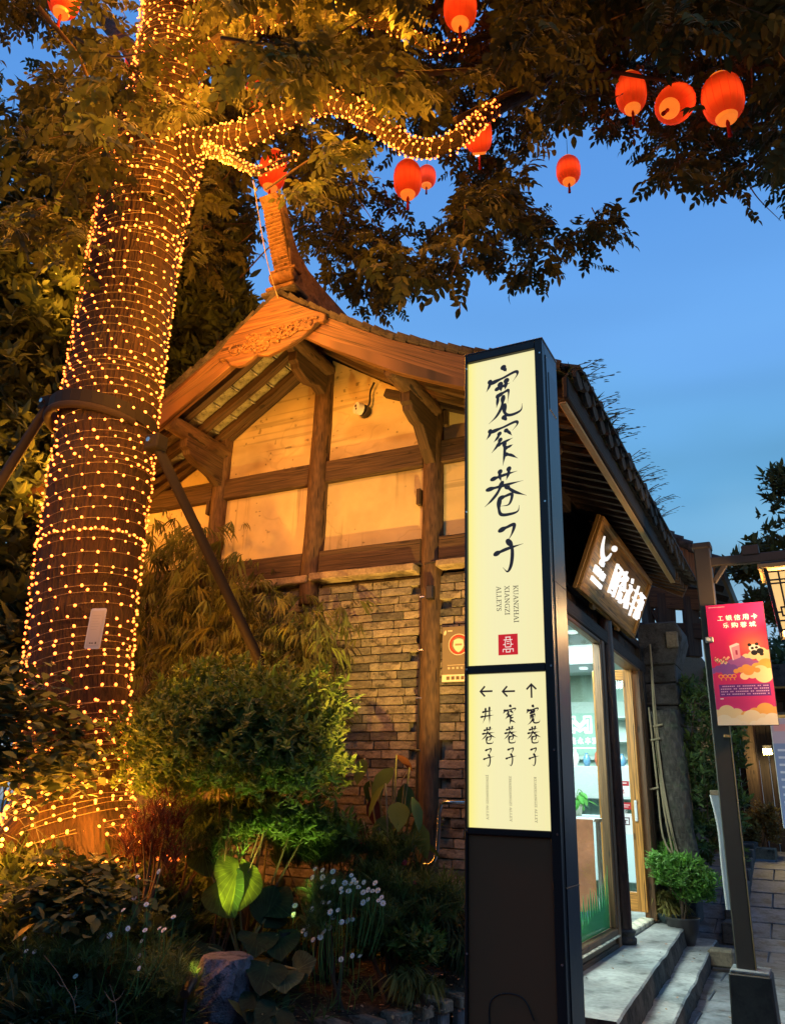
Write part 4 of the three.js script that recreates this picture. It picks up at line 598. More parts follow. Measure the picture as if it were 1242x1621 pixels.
const limbA = limb([[250, 250, -3.8], [318, 228, -3.78], [385, 212, -3.85], [455, 182, -3.95], [520, 160, -3.9], [560, 172, -3.9], [610, 205, -3.9], [660, 236, -3.95], [710, 228, -4.0], [745, 203, -4.1], [772, 180, -4.2], [830, 150, -4.6], [900, 110, -5.5], [990, 60, -6]], .128, .016, 2);
const limbB = limb([[285, 120, -3.8], [360, 62, -3.9], [450, 22, -4.1], [545, 28, -4.3], [620, 42, -4.5], [690, 75, -4.7], [760, 60, -5], [860, 30, -5.5]], .10, .02, 3);
const limbC = limb([[318, 228, -3.75], [350, 245, -3.6], [385, 262, -3.5], [410, 272, -3.45], [440, 258, -3.4], [468, 246, -3.35]], .05, .012, 4);
const limbD = limb([[300, 60, -3.8], [380, 20, -4.3], [470, 75, -5.2], [560, 90, -6], [680, 108, -6.8], [820, 125, -7.6], [960, 100, -8.2], [1100, 110, -8.6], [1242, 60, -9]], .11, .03, 5);
const limbE = limb([[262, 150, -3.9], [190, 60, -4.6], [90, -40, -5.2], [-40, -120, -5.8]], .13, .04, 6);
const limbF = limb([[255, 190, -3.9], [170, 150, -5], [70, 190, -6], [-30, 160, -7]], .08, .02, 7);
limb([[290, -60, -3.8], [420, -160, -2.6], [640, -260, -1.2]], .12, .05, 8); limb([[300, -100, -3.8], [200, -260, -2.2], [120, -420, -.8]], .12, .05, 9);
// a compound leaf spray: leaflets in pairs along a stalk
function sprayGeo(L, n, lf, wf, seed) { const r = rng(seed), list = []; for (let i = 0; i < n; i++) for (const s of i === n - 1 ? [0] : [-1, 1]) { const g = leafGeo(lf * (.8 + .4 * r()), wf, .12 + .2 * r(), .3 + .5 * r()); g.rotateX((r() - .5) * 1.0); g.rotateZ((r() - .6) * .5); g.rotateY(-s * (.75 + .4 * r())); g.translate(L * (i + .3) / n, -.03 * L * i * i / n / n, 0); list.push(g); } list.push(tube([V(0, 0, 0), V(L * .5, 0, 0), V(L, -.03 * L, 0)], .0022, 3)); return merged(list); }
const sprays = [sprayGeo(.19, 5, .070, .040, 1), sprayGeo(.16, 4, .068, .040, 2), sprayGeo(.22, 6, .068, .036, 3)];
M.crownLeaf = leafMat(.046, .056, .016, .35);
// where the photograph's crown lets the sky in: the lower edge of the foliage as a line of sight heights
const EDGE = [[-200, 380], [0, 380], [120, 420], [230, 440], [300, 430], [370, 430], [395, 400], [410, 360], [470, 340], [520, 430], [560, 500], [620, 492], [665, 470], [700, 440], [760, 425], [800, 418], [830, 442], [870, 442], [890, 395], [960, 372], [1010, 345], [1060, 375], [1110, 385], [1140, 335], [1180, 340], [1242, 345], [1500, 330]];
const edgeY = (px) => { for (let i = 0; i < EDGE.length - 1; i++) if (px <= EDGE[i + 1][0]) return lerp(EDGE[i][1], EDGE[i + 1][1], clamp((px - EDGE[i][0]) / (EDGE[i + 1][0] - EDGE[i][0]))); return 330; };
{
  let tint = 1; const r = rng(101), mats = [[], [], []], cols = [[], [], []], twigs = [], show = [];
  const q = new THREE.Quaternion();
  const addSpray = (p, out, k, size = 1) => {
    const yawA = Math.atan2(-out.z, out.x) + (r() - .5) * 2.2, drop = -.0 - r() * .8; q.setFromEuler(new THREE.Euler((r() - .5) * 1.2, yawA, drop, 'YZX'));
    if (hidden(p)) return;
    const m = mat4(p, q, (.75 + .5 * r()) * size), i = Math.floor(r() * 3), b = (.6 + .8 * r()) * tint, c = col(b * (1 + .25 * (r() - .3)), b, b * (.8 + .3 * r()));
    mats[i].push(m); cols[i].push(c);
  };
  // sight of the trunk, limbs, ridge tip and lanterns stays open, as in the photograph
  const keep = [[998, 147, 44, 10.2], [1068, 162, 40, 8.5], [1143, 156, 48, 8.3], [757, 213, 36, 10.2], [645, 284, 44, 10], [675, 280, 26, 14], [899, 270, 36, 11.2], [728, 13, 40, 9.4], [432, 270, 22, 10.2], [103, 0, 22, 10.6], [212, 97, 8, 14], [408, 145, 12, 10.8]];
  const LP = []; for (const [pts, k] of [[limbA[0], 30], [limbB[0], 40], [limbC[0], 61]]) for (let i = 0; i < k; i += 2) LP.push(proj(pts[i]));
  const hidden = (p) => {
    const [x, y, d] = proj(p); if (d < 0.5) return false; const D3 = p.distanceTo(EYE);
    if (D3 < 7 && y < 640 && x > 150 + (y < 330 ? 32 : 0) && x < 345 && r() < (y < 200 ? .84 : .98)) return true;
    if (D3 < 8 && x > 395 && x < 575 && y > 315 && y < 500) return true;
    for (const [a, b, w, dd] of keep) if (D3 < dd && Math.hypot(x - a, (y - b) * .8) < w * 1.9) return r() < .995;
    if (D3 < 7.6) for (const [a, b] of LP) if (Math.hypot(x - a, y - b) < 44 && r() < .93) return true;
    return false;
  };
  // a bough: a cluster of sprays about a short twig
  const bough = (c, R, n, tw = true) => {
    const dir = V(r() - .5, -.15 - r() * .35, r() - .5).normalize();
    if (tw && !hidden(c) && !hidden(c.clone().addScaledVector(dir, R * .8)) && !hidden(c.clone().addScaledVector(dir, -R * 1.3))) twigs.push([c.clone().addScaledVector(dir, -R * 1.3).add(V(0, R * .3, 0)), c.clone(), c.clone().addScaledVector(dir, R * .8)]);
    for (let i = 0; i < n; i++) { const t = r(), p = c.clone().addScaledVector(dir, (t - .5) * R * 1.6).add(V((r() - .5) * R, (r() - .5) * R * .8, (r() - .5) * R)); addSpray(p, p.clone().sub(c).add(V(.01, 0, 0)), 0); }
  };
  let made = 0, guard = 0;
  while (made < 1900 && guard++ < 30000) {                                 // crown in view
    const px = lerp(-160, 1400, r()), py = lerp(-420, 560, r()), dist = lerp(5.6, 11.5, Math.pow(r(), .8));
    const fr = 0.30 / dist * FOC * .75, e = edgeY(px);
    if (py > e - fr * .55) continue;
    const gap = fbm((px + 400) / 2200, (py + 600) / 2200, 22, 22, 3, 41);
    if (px > 420 && gap < .36 && py > -50) continue;
    if (px > 880 && py > 190 && gap < .48) continue; if (px < 330 && py < 420 && (gap < .47 || (py > 60 && r() < .12))) continue; if (px > 372 && px < 432 && py > 280) continue;
    if (px > 120 && px < 360 && dist < 6.6 && py > 0) continue;             // keep the trunk clear
    if (px > 330 && px < 800 && py > 120 && py < 270 && dist < 7.4 && r() < .88) continue;
    const c = D(px, py, dist); if (c.y < 4.3) continue;
    bough(c, .22 + r() * .16, 11 + Math.floor(r() * 8)); made++;
  }
  for (const [pts, rr] of LIMB) for (let i = 8; i < 61; i += 2) if (r() < .55) { const p = pts[i].clone().add(V((r() - .5) * .9, .1 + r() * .5, (r() - .5) * .9)); const s = proj(p); if (s[1] < edgeY(s[0]) - 30 && !(s[0] > 150 && s[0] < 345 && s[2] < 6.2)) bough(p, .2, 6); }
  // lit sprigs that hang beside the trunk, younger and paler
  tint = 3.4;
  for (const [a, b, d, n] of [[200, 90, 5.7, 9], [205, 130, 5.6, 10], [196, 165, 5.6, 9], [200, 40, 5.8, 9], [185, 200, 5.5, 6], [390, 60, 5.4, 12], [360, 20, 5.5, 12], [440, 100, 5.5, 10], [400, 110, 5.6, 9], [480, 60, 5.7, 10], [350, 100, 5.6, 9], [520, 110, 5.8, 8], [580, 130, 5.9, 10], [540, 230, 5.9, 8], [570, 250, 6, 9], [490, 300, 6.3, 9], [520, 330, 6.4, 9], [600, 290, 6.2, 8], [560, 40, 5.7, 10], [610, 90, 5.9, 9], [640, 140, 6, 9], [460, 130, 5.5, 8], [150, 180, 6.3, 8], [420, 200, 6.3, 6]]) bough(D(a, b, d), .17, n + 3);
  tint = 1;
  // the crown goes on overhead and behind
  for (let i = 0; i < 380; i++) { const p = V(lerp(-11, 4.5, r()), lerp(6.8, 11, r()), lerp(-6, 1.2, r())); const s = proj(p); if (s[2] > 0 && s[0] > -150 && s[0] < 1400 && s[1] > -350) continue; for (let k = 0; k < 7; k++) addSpray(p.clone().add(V((r() - .5) * .9, (r() - .5) * .5, (r() - .5) * .9)), V(r() - .5, 0, r() - .5), 0, 1.7); }
  const crown = new THREE.Group(); crown.name = 'crown'; tree.add(crown);
  sprays.forEach((g, i) => inst(crown, 'leaf_sprays', g, M.crownLeaf, mats[i], cols[i]));
  const tw = part(crown, 'twigs', merged(twigs.map((t) => tube(curve([t[0], t[1].clone().add(V(.03, .03, -.02)), t[2]], 5), [.007, .006, .005, .004, .003, .002], 4))), M.twig); tw.userData.kind = 'stuff';
  // bare branches that show against the sky
  for (const [pts, w] of [[[[720, 190, 7.6], [800, 150, 8], [880, 118, 8.4], [960, 112, 8.8]], .03], [[[560, 120, 7], [690, 115, 7.5], [850, 100, 8]], .035], [[[960, 112, 8.8], [1060, 130, 9], [1180, 158, 9.2], [1260, 150, 9.4]], .022], [[[1130, 0, 8], [1160, 50, 8.1], [1185, 90, 8.3], [1190, 150, 8.5]], .018], [[[870, 60, 8], [960, 50, 8], [1100, 20, 8.2], [1242, 25, 8.4]], .02], [[[1172, 270, 8.6], [1196, 310, 8.6], [1235, 350, 8.6]], .008], [[[380, 440, 9], [440, 380, 9.2], [520, 340, 9.4]], .01], [[[120, 60, 6.5], [180, 90, 6.2], [240, 80, 6]], .012], [[[60, 10, 7], [130, 100, 7], [150, 200, 7.2]], .02], [[[350, 60, 5.6], [430, 70, 5.8], [520, 60, 6], [600, 10, 6.2]], .012], [[[420, 300, 6.6], [520, 240, 6.8], [600, 245, 7]], .01], [[[1060, 0, 8.4], [1120, 60, 8.4], [1235, 75, 8.6]], .012]]) { const c = curve(pts.map((p) => D(...p)), 20); part(tree, 'branch', tube(c, c.map((_, i) => w * (1 - i / 28)), 7, .1, 3), M.twig); }
}
// ---------------------------------------------------------------- string lights wound round trunk and limbs
M.wire = std({ color: col(.22, .16, .08), roughness: .5 });
M.bulb = std({ color: col(1, .8, .4), emissive: col(1, .14, .019), emissiveIntensity: 6 });
const bulbGeo = new THREE.IcosahedronGeometry(1, 0);
function winding(label, pts, rr, i0, i1, pitch, gap, seed, br = .0085, off = .016) {
  const r = rng(seed), n = pts.length, len = [0]; for (let i = 1; i < n; i++) len.push(len[i - 1] + pts[i].distanceTo(pts[i - 1]));
  const at = (s) => { let i = 0; while (i < n - 2 && len[i + 1] < s) i++; const t = (s - len[i]) / (len[i + 1] - len[i]); return [pts[i].clone().lerp(pts[i + 1], t), lerp(rr[i], rr[i + 1], t), pts[i + 1].clone().sub(pts[i]).normalize()]; };
  const s0 = len[i0], s1 = len[i1], out = [], steps = Math.ceil((s1 - s0) / pitch * 64); const bulbs = []; let acc = 0, last;
  for (let k = 0; k <= steps; k++) {
    const turn = k / 64, s = s0 + (s1 - s0) * k / steps; const a = turn * Math.PI * 2, tilt = pitch * (.55 * Math.sin(a + 1) + 2.2 * (vnoise(turn * .35, 3, 999, 9, seed) - .5) + .5 * (vnoise(turn * 3, 7, 999, 9, seed) - .5));
    const [p, R, t] = at(clamp(s + tilt, s0, s1)); const U = Math.abs(t.y) > .8 ? V(1, 0, 0) : V(0, 1, 0); const N = U.addScaledVector(t, -U.dot(t)).normalize(), B = new THREE.Vector3().crossVectors(t, N);
    const w = p.addScaledVector(N, Math.cos(a) * (R + off)).addScaledVector(B, Math.sin(a) * (R + off)); out.push(w);
    if (last) { acc += w.distanceTo(last); if (acc > gap * (.8 + .4 * r())) { acc = 0; bulbs.push(w.clone().addScaledVector(w.clone().sub(at(s)[0]).normalize(), .006)); } } last = w;
  }
  const o = thing('string_light', label, 'string lights');
  part(o, 'wire', tube(out.filter((_, i) => i % 3 === 0), .0023, 4), M.wire);
  const bg = merged(bulbs.map((p) => ((s) => bulbGeo.clone().scale(s, s * 1.15, s).rotateX(r() * 3).translate(p.x + (r() - .5) * .012, p.y + (r() - .5) * .026, p.z + (r() - .5) * .012))(br * (.72 + .5 * r()))));
  const b = part(o, 'bulbs', bg, M.bulb); b.userData.kind = 'stuff'; return bulbs;
}
const idxA = (px) => limbA[0].findIndex((p, i) => i > 3 && proj(p)[0] > px);
const bTrunk = winding('warm fairy lights wound round the thick main trunk of the street tree', tPts, tRad, 1, 112, .067, .088, 3, .0098);
winding('second warm string of fairy lights crossing over the fork of the trunk', tPts, tRad.map((q) => q + .012), 66, 112, .16, .12, 9, .0098);
winding('extra turns of fairy lights bunched round the flared foot of the trunk', tPts, tRad.map((q) => q + .014), 1, 17, .075, .085, 19, .0105);
winding('warm fairy lights in tight turns round the big limb that sags over the roof', limbA[0], limbA[1], 2, idxA(600), .07, .062, 4, .0085, .012);
winding('warm fairy lights along the thin drooping end of the big limb', limbA[0], limbA[1].map((x) => x * .9), idxA(600), idxA(776), .05, .05, 14, .0085, .012);
winding('warm fairy lights on the upper limb near the top edge of the picture', limbB[0], limbB[1], 6, 44, .09, .075, 5, .0085, .012);
winding('short string of fairy lights on the small branch below the fork by a red lantern', limbC[0], limbC[1], 6, 60, .05, .055, 6, .0075, .01);
// loose lights strewn at the foot of the trunk
{
  const r = rng(15), o = thing('string_light', 'loose heap of warm fairy lights glowing at the foot of the trunk', 'string lights'), pts = [], bl = [];
  for (let i = 0; i < 90; i++) { const a = i * .42, R = .46 + .22 * r(), x = trunkBase.x + Math.cos(a) * R, z = trunkBase.z + Math.sin(a) * R; const p = V(x, Math.max(groundY(x, z) + .03, trunkBase.y - .05 + .3 * r() * (i % 3 === 0)), z); pts.push(p); bl.push(p.clone().add(V((r() - .5) * .06, .02, (r() - .5) * .06))); }
  part(o, 'wire', tube(curve(pts, 260), .0014, 4), M.cable); const b = part(o, 'bulbs', merged(bl.map((p) => bulbGeo.clone().scale(.011, .012, .011).translate(p.x, p.y, p.z))), M.bulb); b.userData.kind = 'stuff';
}
// the light of the strings: lamps spread along them just off the bark
function stringLamp(p, k, rad = 5) { const l = new THREE.PointLight(col(1, .33, .028), k); l.position.copy(p); l.shadow.radius = rad; l.castShadow = true; l.name = 'string_light_glow'; scene.add(l); }
for (const [i, a, k, off] of [[5, 1.2, 3, .32], [5, 2.6, 2, .3], [7, .5, 3.2, .34], [8, -.9, 2.2, .35], [20, -.35, 4, .6], [34, .75, 4.5, .75], [46, .9, 4.5, .8], [46, 3.5, 7, .6], [58, .05, 6.5, .75], [70, .3, 6.5, .75], [72, 3.3, 8, .6], [82, .5, 7, .7], [92, 3.0, 6, .6], [96, .4, 7, .7], [106, .5, 7, .6], [108, 3.2, 6, .6], [98, 2.0, 5, .55], [110, 1.7, 6, .6]]) { const t = tPts[i]; stringLamp(t.clone().add(V(Math.cos(a) * (tRad[i] + off), 0, Math.sin(a) * (tRad[i] + off))), k); }
for (let i = 6; i < idxA(776); i += 4) stringLamp(limbA[0][i].clone().add(V(0, -limbA[1][i] - .25, .35)), i > idxA(640) ? .7 : 1.5);
for (let i = 12; i < 44; i += 8) stringLamp(limbB[0][i].clone().add(V(0, -limbB[1][i] - .25, .35)), 4.5);
// ---------------------------------------------------------------- brace ring, props, trunk tag
{
  const o = thing('tree_brace', 'dark iron collar and slanting props bracing the big lit tree', 'tree support'), c = P(165, 672, 'z', ZT), R = .40;
  const ring = []; for (let i = 0; i <= 32; i++) { const a = i / 32 * Math.PI * 2; ring.push(V(c.x + Math.cos(a) * R, c.y + .05 * Math.sin(a * 1) + .03 * Math.cos(a) * -1, c.z + Math.sin(a) * R)); }
  const band = []; for (let i = 0; i < 32; i++) { const a = ring[i], b = ring[i + 1], h = .045; const L = a.distanceTo(b) + .004, g = cbox(L, .10, .012, .003); const x = b.clone().sub(a).normalize(), y = V(0, 1, 0), z = new THREE.Vector3().crossVectors(x, y); g.applyMatrix4(new THREE.Matrix4().makeBasis(x, y, z).setPosition((a.x + b.x) / 2, (a.y + b.y) / 2, (a.z + b.z) / 2)); band.push(g); }
  part(o, 'collar', merged(band), M.brace = std({ color: col(.008, .006, .005), roughness: .8, metalness: .2 }));
  const pad = part(o, 'rubber_pad', tube(ring.slice(1, 16).map((p) => V(c.x + (p.x - c.x) * 1.0, p.y - .075, c.z + (p.z - c.z) * 1.0)), .028, 7), std({ color: col(.02, .012, .008), roughness: .9 }));
  const prop = (a, b, ra = .036) => part(o, 'prop', tube([a, a.clone().lerp(b, .5), b], ra, 12), M.brace);
  const jr = P(247, 702, 'z', -3.72), jl = P(78, 640, 'z', -3.72);
  prop(jr, P(415, 1055, 'z', -4.55)); prop(jl, P(-60, 860, 'z', -3.0)); prop(P(60, 830, 'z', -4.4), P(10, 1040, 'z', -4.9), .04); prop(P(120, 640, 'z', -4.2), P(40, 900, 'z', -5), .045);
  part(o, 'clamp', cbox(.13, .11, .11, .01), M.brace, jr); part(o, 'clamp', cbox(.13, .11, .11, .01), M.brace, jl); for (const p of [jr, jl]) part(o, 'bolt', muv(new THREE.CylinderGeometry(.018, .018, .16, 8).rotateX(Math.PI / 2)), M.steel, p);
}
{
  const p = P(152, 995, 'z', ZT + .345), o = thing('trunk_tag', 'pale rounded metal name plate hung on the lit tree trunk', 'plate', p); o.rotation.set(.02, -.02, -.06);
  const s = new THREE.Shape(); const w = .068, h = .125, q = .018; s.moveTo(-w + q, -h); s.lineTo(w - q, -h); s.quadraticCurveTo(w, -h, w, -h + q); s.lineTo(w, h - q); s.quadraticCurveTo(w, h, w - q, h); s.lineTo(-w + q, h); s.quadraticCurveTo(-w, h, -w, h - q); s.lineTo(-w, -h + q); s.quadraticCurveTo(-w, -h, -w + q, -h);
  part(o, 'plate', muv(new THREE.ExtrudeGeometry(s, { depth: .004, bevelEnabled: false })), std({ color: col(.42, .42, .42), roughness: .45, metalness: .3 })); part(o, 'print', flat(.11, .22), std({ color: col(1, 1, 1), roughness: .5, map: canvasTex(220, 440, (x, w2, h2) => { x.fillStyle = '#9a9a98'; x.fillRect(0, 0, w2, h2); x.fillStyle = '#3a3836'; for (const [a, b, c, d] of [[52, 392, 22, 16], [80, 394, 44, 12], [150, 386, 26, 24]]) x.fillRect(a, b, c, d); x.fillStyle = '#8a8a88'; for (let i = 0; i < 6; i++) x.fillRect(30, 60 + i * 34, 150 - (i % 3) * 20, 5); }) }), V(0, 0, .006));
}
// ---------------------------------------------------------------- red paper lanterns in the crown
{
  const glowMap = dtex(128, (u, v) => { const k = .72 + .5 * Math.exp(-(((v - .42) / .3) ** 2)) - .25 + .18 * (fbm(u, v, 12, 6, 3, 2) - .5); return [k, k * .95, k * .9]; }), body = std({ color: col(.75, .045, .012), emissive: col(1, .062, .007), emissiveMap: glowMap, emissiveIntensity: 1.22, roughness: .75 }), rib = std({ color: col(.20, .008, .004), emissive: col(.7, .03, .004), emissiveIntensity: .7, roughness: .8 }), goldE = std({ color: col(.8, .35, .08), emissive: col(1, .20, .02), emissiveIntensity: .85, roughness: .6 }), tas = std({ color: col(.45, .01, .008), roughness: .9 }), lampHot = std({ color: col(1, .9, .7), emissive: col(1, .75, .45), emissiveIntensity: 6 });
  const prof = (R, Hh) => { const p = []; for (let i = 0; i <= 14; i++) { const t = i / 14, a = (t - .5) * 2; p.push(new THREE.Vector2(R * (.50 + .50 * Math.pow(1 - Math.pow(Math.abs(a), 2.6), .6)), a * Hh)); } return p; };
  const make = (label, R, Hh) => {
    const o = thing('red_lantern', label, 'lantern', null, 'red paper lanterns hung in the tree');
    const g = new THREE.LatheGeometry(prof(R, Hh), 32), p = g.attributes.position; for (let i = 0; i < p.count; i++) { const a = Math.atan2(p.getZ(i), p.getX(i)), k = 1 - .035 * (Math.cos(a * 16) * .5 + .5); p.setX(i, p.getX(i) * k); p.setZ(i, p.getZ(i) * k); } g.computeVertexNormals();
    part(o, 'paper_lantern', g, body);
    const wires = []; for (let k = 0; k < 16; k++) { const a = k / 16 * 6.283, pts = prof(R, Hh).map((v) => V(Math.cos(a) * (v.x + .001), v.y, Math.sin(a) * (v.x + .001))); wires.push(tube(pts, .0018, 4)); } part(o, 'ribs', merged(wires), rib);
    part(o, 'top_ring', muv(new THREE.CylinderGeometry(R * .5, R * .52, .025, 20)), goldE, V(0, Hh + .008, 0)); part(o, 'bottom_ring', muv(new THREE.CylinderGeometry(R * .54, R * .48, .03, 20)), goldE, V(0, -Hh - .012, 0));
    part(o, 'tassel', tube([V(0, -Hh - .02, 0), V(0, -Hh - .06, 0), V(0, -Hh - .09, 0), V(0, -Hh - .19, 0)], [.006, .018, .014, .02], 8), tas); part(o, 'cord', tube([V(0, Hh, 0), V(0, Hh + .35, 0)], .004, 4), M.cable); return o;
  };
  const src = make('red lantern cut by the top edge right of the bright limbs', .165, .19);
  const list = [[728, 13, 22, .16, 0, 0, null], [998, 147, 20, .16, 0, 0, 'upright red lantern, leftmost of the three in a row at upper right'], [1068, 164, 25, .165, .95, .55, 'tilted red lantern between two upright ones at upper right'], [1143, 156, 26, .165, .05, -.06, 'largest red lantern, rightmost of the three in a row at upper right'], [757, 213, 19, .15, .35, -.5, 'tilted red lantern with its bare lamp showing at the end of the lit limb', 1], [645, 284, 20.5, .16, 0, .03, 'larger red lantern of the pair under the drooping lit limb'], [675, 280, 13.5, .15, 0, 0, 'smaller red lantern partly behind its neighbour under the drooping limb'], [899, 270, 17, .15, 0, 0, 'lone red lantern hanging in front of dark leaves in the middle right'], [432, 270, 20, .16, .3, .25, 'red lantern behind the short lit branch below the fork'], [411, 150, 19, .16, .2, .1, 'red lantern half hidden by leaves above the big limb'], [103, -4, 19, .16, 0, 0, 'red lantern cut by the top edge at far left'], [216, 97, 14, .15, 0, 0, 'red lantern mostly hidden behind leaves left of the trunk']];
  list.forEach(([px, py, rp, R, tx, tz, label, lamp], i) => {
    const o = i ? src.clone() : src; if (i) { o.name = numbered('red_lantern'); o.userData.label = label; scene.add(o); }
    const dist = R * FOC / rp, p = D(px, py, dist); o.position.copy(p); const away = ray(px, py); const k = R / .165; o.scale.set(k, k * (1 + .2 * hash2(i, 1, 5) * (rp > 18 ? 1 : 0)), k); if (i === 2) o.quaternion.setFromUnitVectors(V(0, 1, 0), away.clone().multiplyScalar(.85).add(V(0, .35, 0)).addScaledVector(cR, .35).normalize()); else o.rotation.set(tx, i * 1.3, tz);
    const l = new THREE.PointLight(col(1, .12, .02), .5); l.position.copy(p); l.shadow.radius = 3; l.castShadow = true; l.name = 'red_lantern_light'; scene.add(l);
    if (lamp) { part(o, 'bulb_lamp', new THREE.SphereGeometry(.035, 12, 8), lampHot, V(.02, -.20, .03)); }
  });
}
// ---------------------------------------------------------------- plants of the bed
M.green = leafMat(.10, .17, .04, .35); M.fineGreen = leafMat(.12, .20, .03, .45); M.darkGreen = leafMat(.06, .09, .032, .25); M.bambooLeaf = leafMat(.15, .17, .045, .45); M.yellowLeaf = leafMat(.22, .19, .04, .4); M.redLeaf = leafMat(.13, .04, .02, .35); M.bigLeaf = leafMat(.085, .17, .03, .45);
M.culm = std({ color: col(.16, .15, .05), roughness: .5 }); M.petal = std({ color: col(.88, .88, .86), roughness: .8, side: THREE.DoubleSide }); M.pink = std({ color: col(.72, .14, .16), roughness: .8, side: THREE.DoubleSide }); M.yolk = std({ color: col(.82, .74, .45), roughness: .8 });
const gS = { oval: leafGeo(1, .55, .2, .3), blade: leafGeo(1, .11, .25, .8), fine: leafGeo(1, .36, .25, .3), broad: leafGeo(1, .8, .15, .4) };
const tuft = (() => { const r = rng(6), l = []; for (let i = 0; i < 7; i++) { const g = leafGeo(.6 + .4 * r(), .30, .25, .4); g.rotateZ(.2 + r() * .9); g.rotateY(r() * 6.28); g.translate((r() - .5) * .3, r() * .5, (r() - .5) * .3); l.push(g); } return merged(l); })();
const grassTuft = (() => { const r = rng(7), l = []; for (let i = 0; i < 9; i++) { const g = leafGeo(.7 + .5 * r(), .05, .25, .6 + r()); g.rotateZ(.9 + r() * .6); g.rotateY(r() * 6.28); l.push(g); } return merged(l); })();
const bambooSpray = (() => { const r = rng(8), l = []; for (let i = 0; i < 8; i++) { const g = leafGeo(.75 + .5 * r(), .105, .25, .7 + .8 * r()); g.rotateZ(-.2 - r() * .7); g.rotateY((r() - .5) * 2.4); g.translate((i - 4) * .09, -.02 * i, (r() - .5) * .1); l.push(g); } return merged(l); })();
const vary = (r, lo = .6, hi = 1.4, warm = .2) => { const b = lerp(lo, hi, r()); return col(b * (1 + warm * (r() - .3)), b, b * (.8 + .4 * r())); };
const rq = (r, tilt = .7) => new THREE.Quaternion().setFromEuler(new THREE.Euler((r() - .5) * tilt, r() * 6.28, (r() - .5) * tilt, 'YXZ'));
// a bush: an uneven ball made of leaf tufts standing on a shell of lumps, with forked stems inside
function bush(name, label, category, c, rad, n, size, geo, mat, seed, o = {}) {
  const r = rng(seed), t = thing(name, label, category, V(c.x, groundY(c.x, c.z), c.z), o.group), h = c.y - t.position.y, mats = [], cols = [], lumps = [];
  for (let i = 0; i < (o.lumps ?? 16); i++) { const a = r() * 6.28, e = Math.asin(lerp(-.6, 1, r())), K = .45 + .45 * r(); lumps.push([V(Math.cos(a) * Math.cos(e) * rad.x * K, h + Math.sin(e) * rad.y * K, Math.sin(a) * Math.cos(e) * rad.z * K), .17 + .30 * r() * r() + .06]); }
  for (let i = 0; i < n; i++) { const [L, q] = lumps[Math.floor(r() * lumps.length)], a = r() * 6.28, e = Math.asin(lerp(-1, 1, r())), k = Math.pow(r(), .45) * q * 1.45; const p = V(L.x + Math.cos(a) * Math.cos(e) * rad.x * k, L.y + Math.sin(e) * rad.y * k, L.z + Math.sin(a) * Math.cos(e) * rad.z * k); mats.push(mat4(p, rq(r, o.tilt ?? 1.2), size * (.7 + .6 * r()))); cols.push(vary(r, .55, 1.45, o.warm ?? .25)); }
  inst(t, 'foliage', geo, mat, mats, cols);
  const st = []; for (let i = 0; i < (o.stems ?? 7); i++) { const L = lumps[i % lumps.length][0]; st.push(curve([V((r() - .5) * .12, 0, (r() - .5) * .12), V(L.x * .45 + (r() - .5) * .06, h * .5, L.z * .45), L], 8)); }
  for (const s of st) part(t, 'stem', tube(s, s.map((_, i) => (o.stemR ?? .011) * (1.2 - i / 9)), 5), o.stemMat ?? M.twig);
  return t;
}
// bamboo: slender culms that arch over, with drooping leaf sprays
function bamboo(label, spots, seed, n, size, mat, spread = .35) {
  const r = rng(seed), a0 = spots[0], t = thing('bamboo_clump', label, 'bamboo', V(a0[0].x, groundY(a0[0].x, a0[0].z), a0[0].z)), mats = [], cols = [];
  for (const [top, lean] of spots) {
    const b = V(top.x + (r() - .5) * .3 - lean, groundY(top.x, top.z), top.z + (r() - .5) * .2), pts = curve([b, V(lerp(b.x, top.x, .3), lerp(b.y, top.y, .5), lerp(b.z, top.z, .3)), top, top.clone().add(V(lean * .4 + (r() - .5) * .2, -.06, .1))], 16);
    part(t, 'culm', tube(pts.map((p) => p.clone().sub(t.position)), pts.map((_, i) => .010 * (1 - i / 20)), 6), M.culm);
    for (let i = 0; i < n; i++) { const p = pts[Math.floor(lerp(5, 17, Math.pow(r(), .6)))].clone().add(V((r() - .5) * spread * 1.6, (r() - .5) * spread, (r() - .5) * spread)).sub(t.position); mats.push(mat4(p, rq(r, .9), size * (.7 + .6 * r()))); cols.push(vary(r, .5, 1.4, .3)); }
  }
  inst(t, 'foliage', bambooSpray, mat, mats, cols); return t;
}
// dark trees that close the view behind the big tree
function backTree(name, label, spots, seed, n, leaf, mat, base) {
  const r = rng(seed), t = thing(name, label, 'tree', base, 'trees behind the street tree'), mats = [], cols = [];
  const top = spots[0]; part(t, 'trunk', tube(curve([V(0, 0, 0), V(.1, 2, .1), V(top[0].x - base.x, top[0].y - base.y, top[0].z - base.z)], 14), Array.from({ length: 15 }, (_, i) => .14 - .008 * i), 10, .08, seed), M.bark);
  for (const [c, R] of spots) { const d = c.clone().sub(base); part(t, 'branch', tube(curve([V(0, 2.2, 0), d.clone().multiplyScalar(.6).add(V(0, .4, 0)), d], 8), Array.from({ length: 9 }, (_, i) => .045 - .004 * i), 6), M.twig); for (let i = 0; i < n; i++) { const a = r() * 6.28, e = Math.asin(lerp(-1, 1, r())), k = R * Math.pow(r(), .5); mats.push(mat4(d.clone().add(V(Math.cos(a) * Math.cos(e) * k * 1.2, Math.sin(e) * k, Math.sin(a) * Math.cos(e) * k)), rq(r, 1.6), leaf * (.7 + .6 * r()))); cols.push(vary(r)); } }
  const c = inst(t, 'crown', tuft, mat, mats, cols); return t;
}
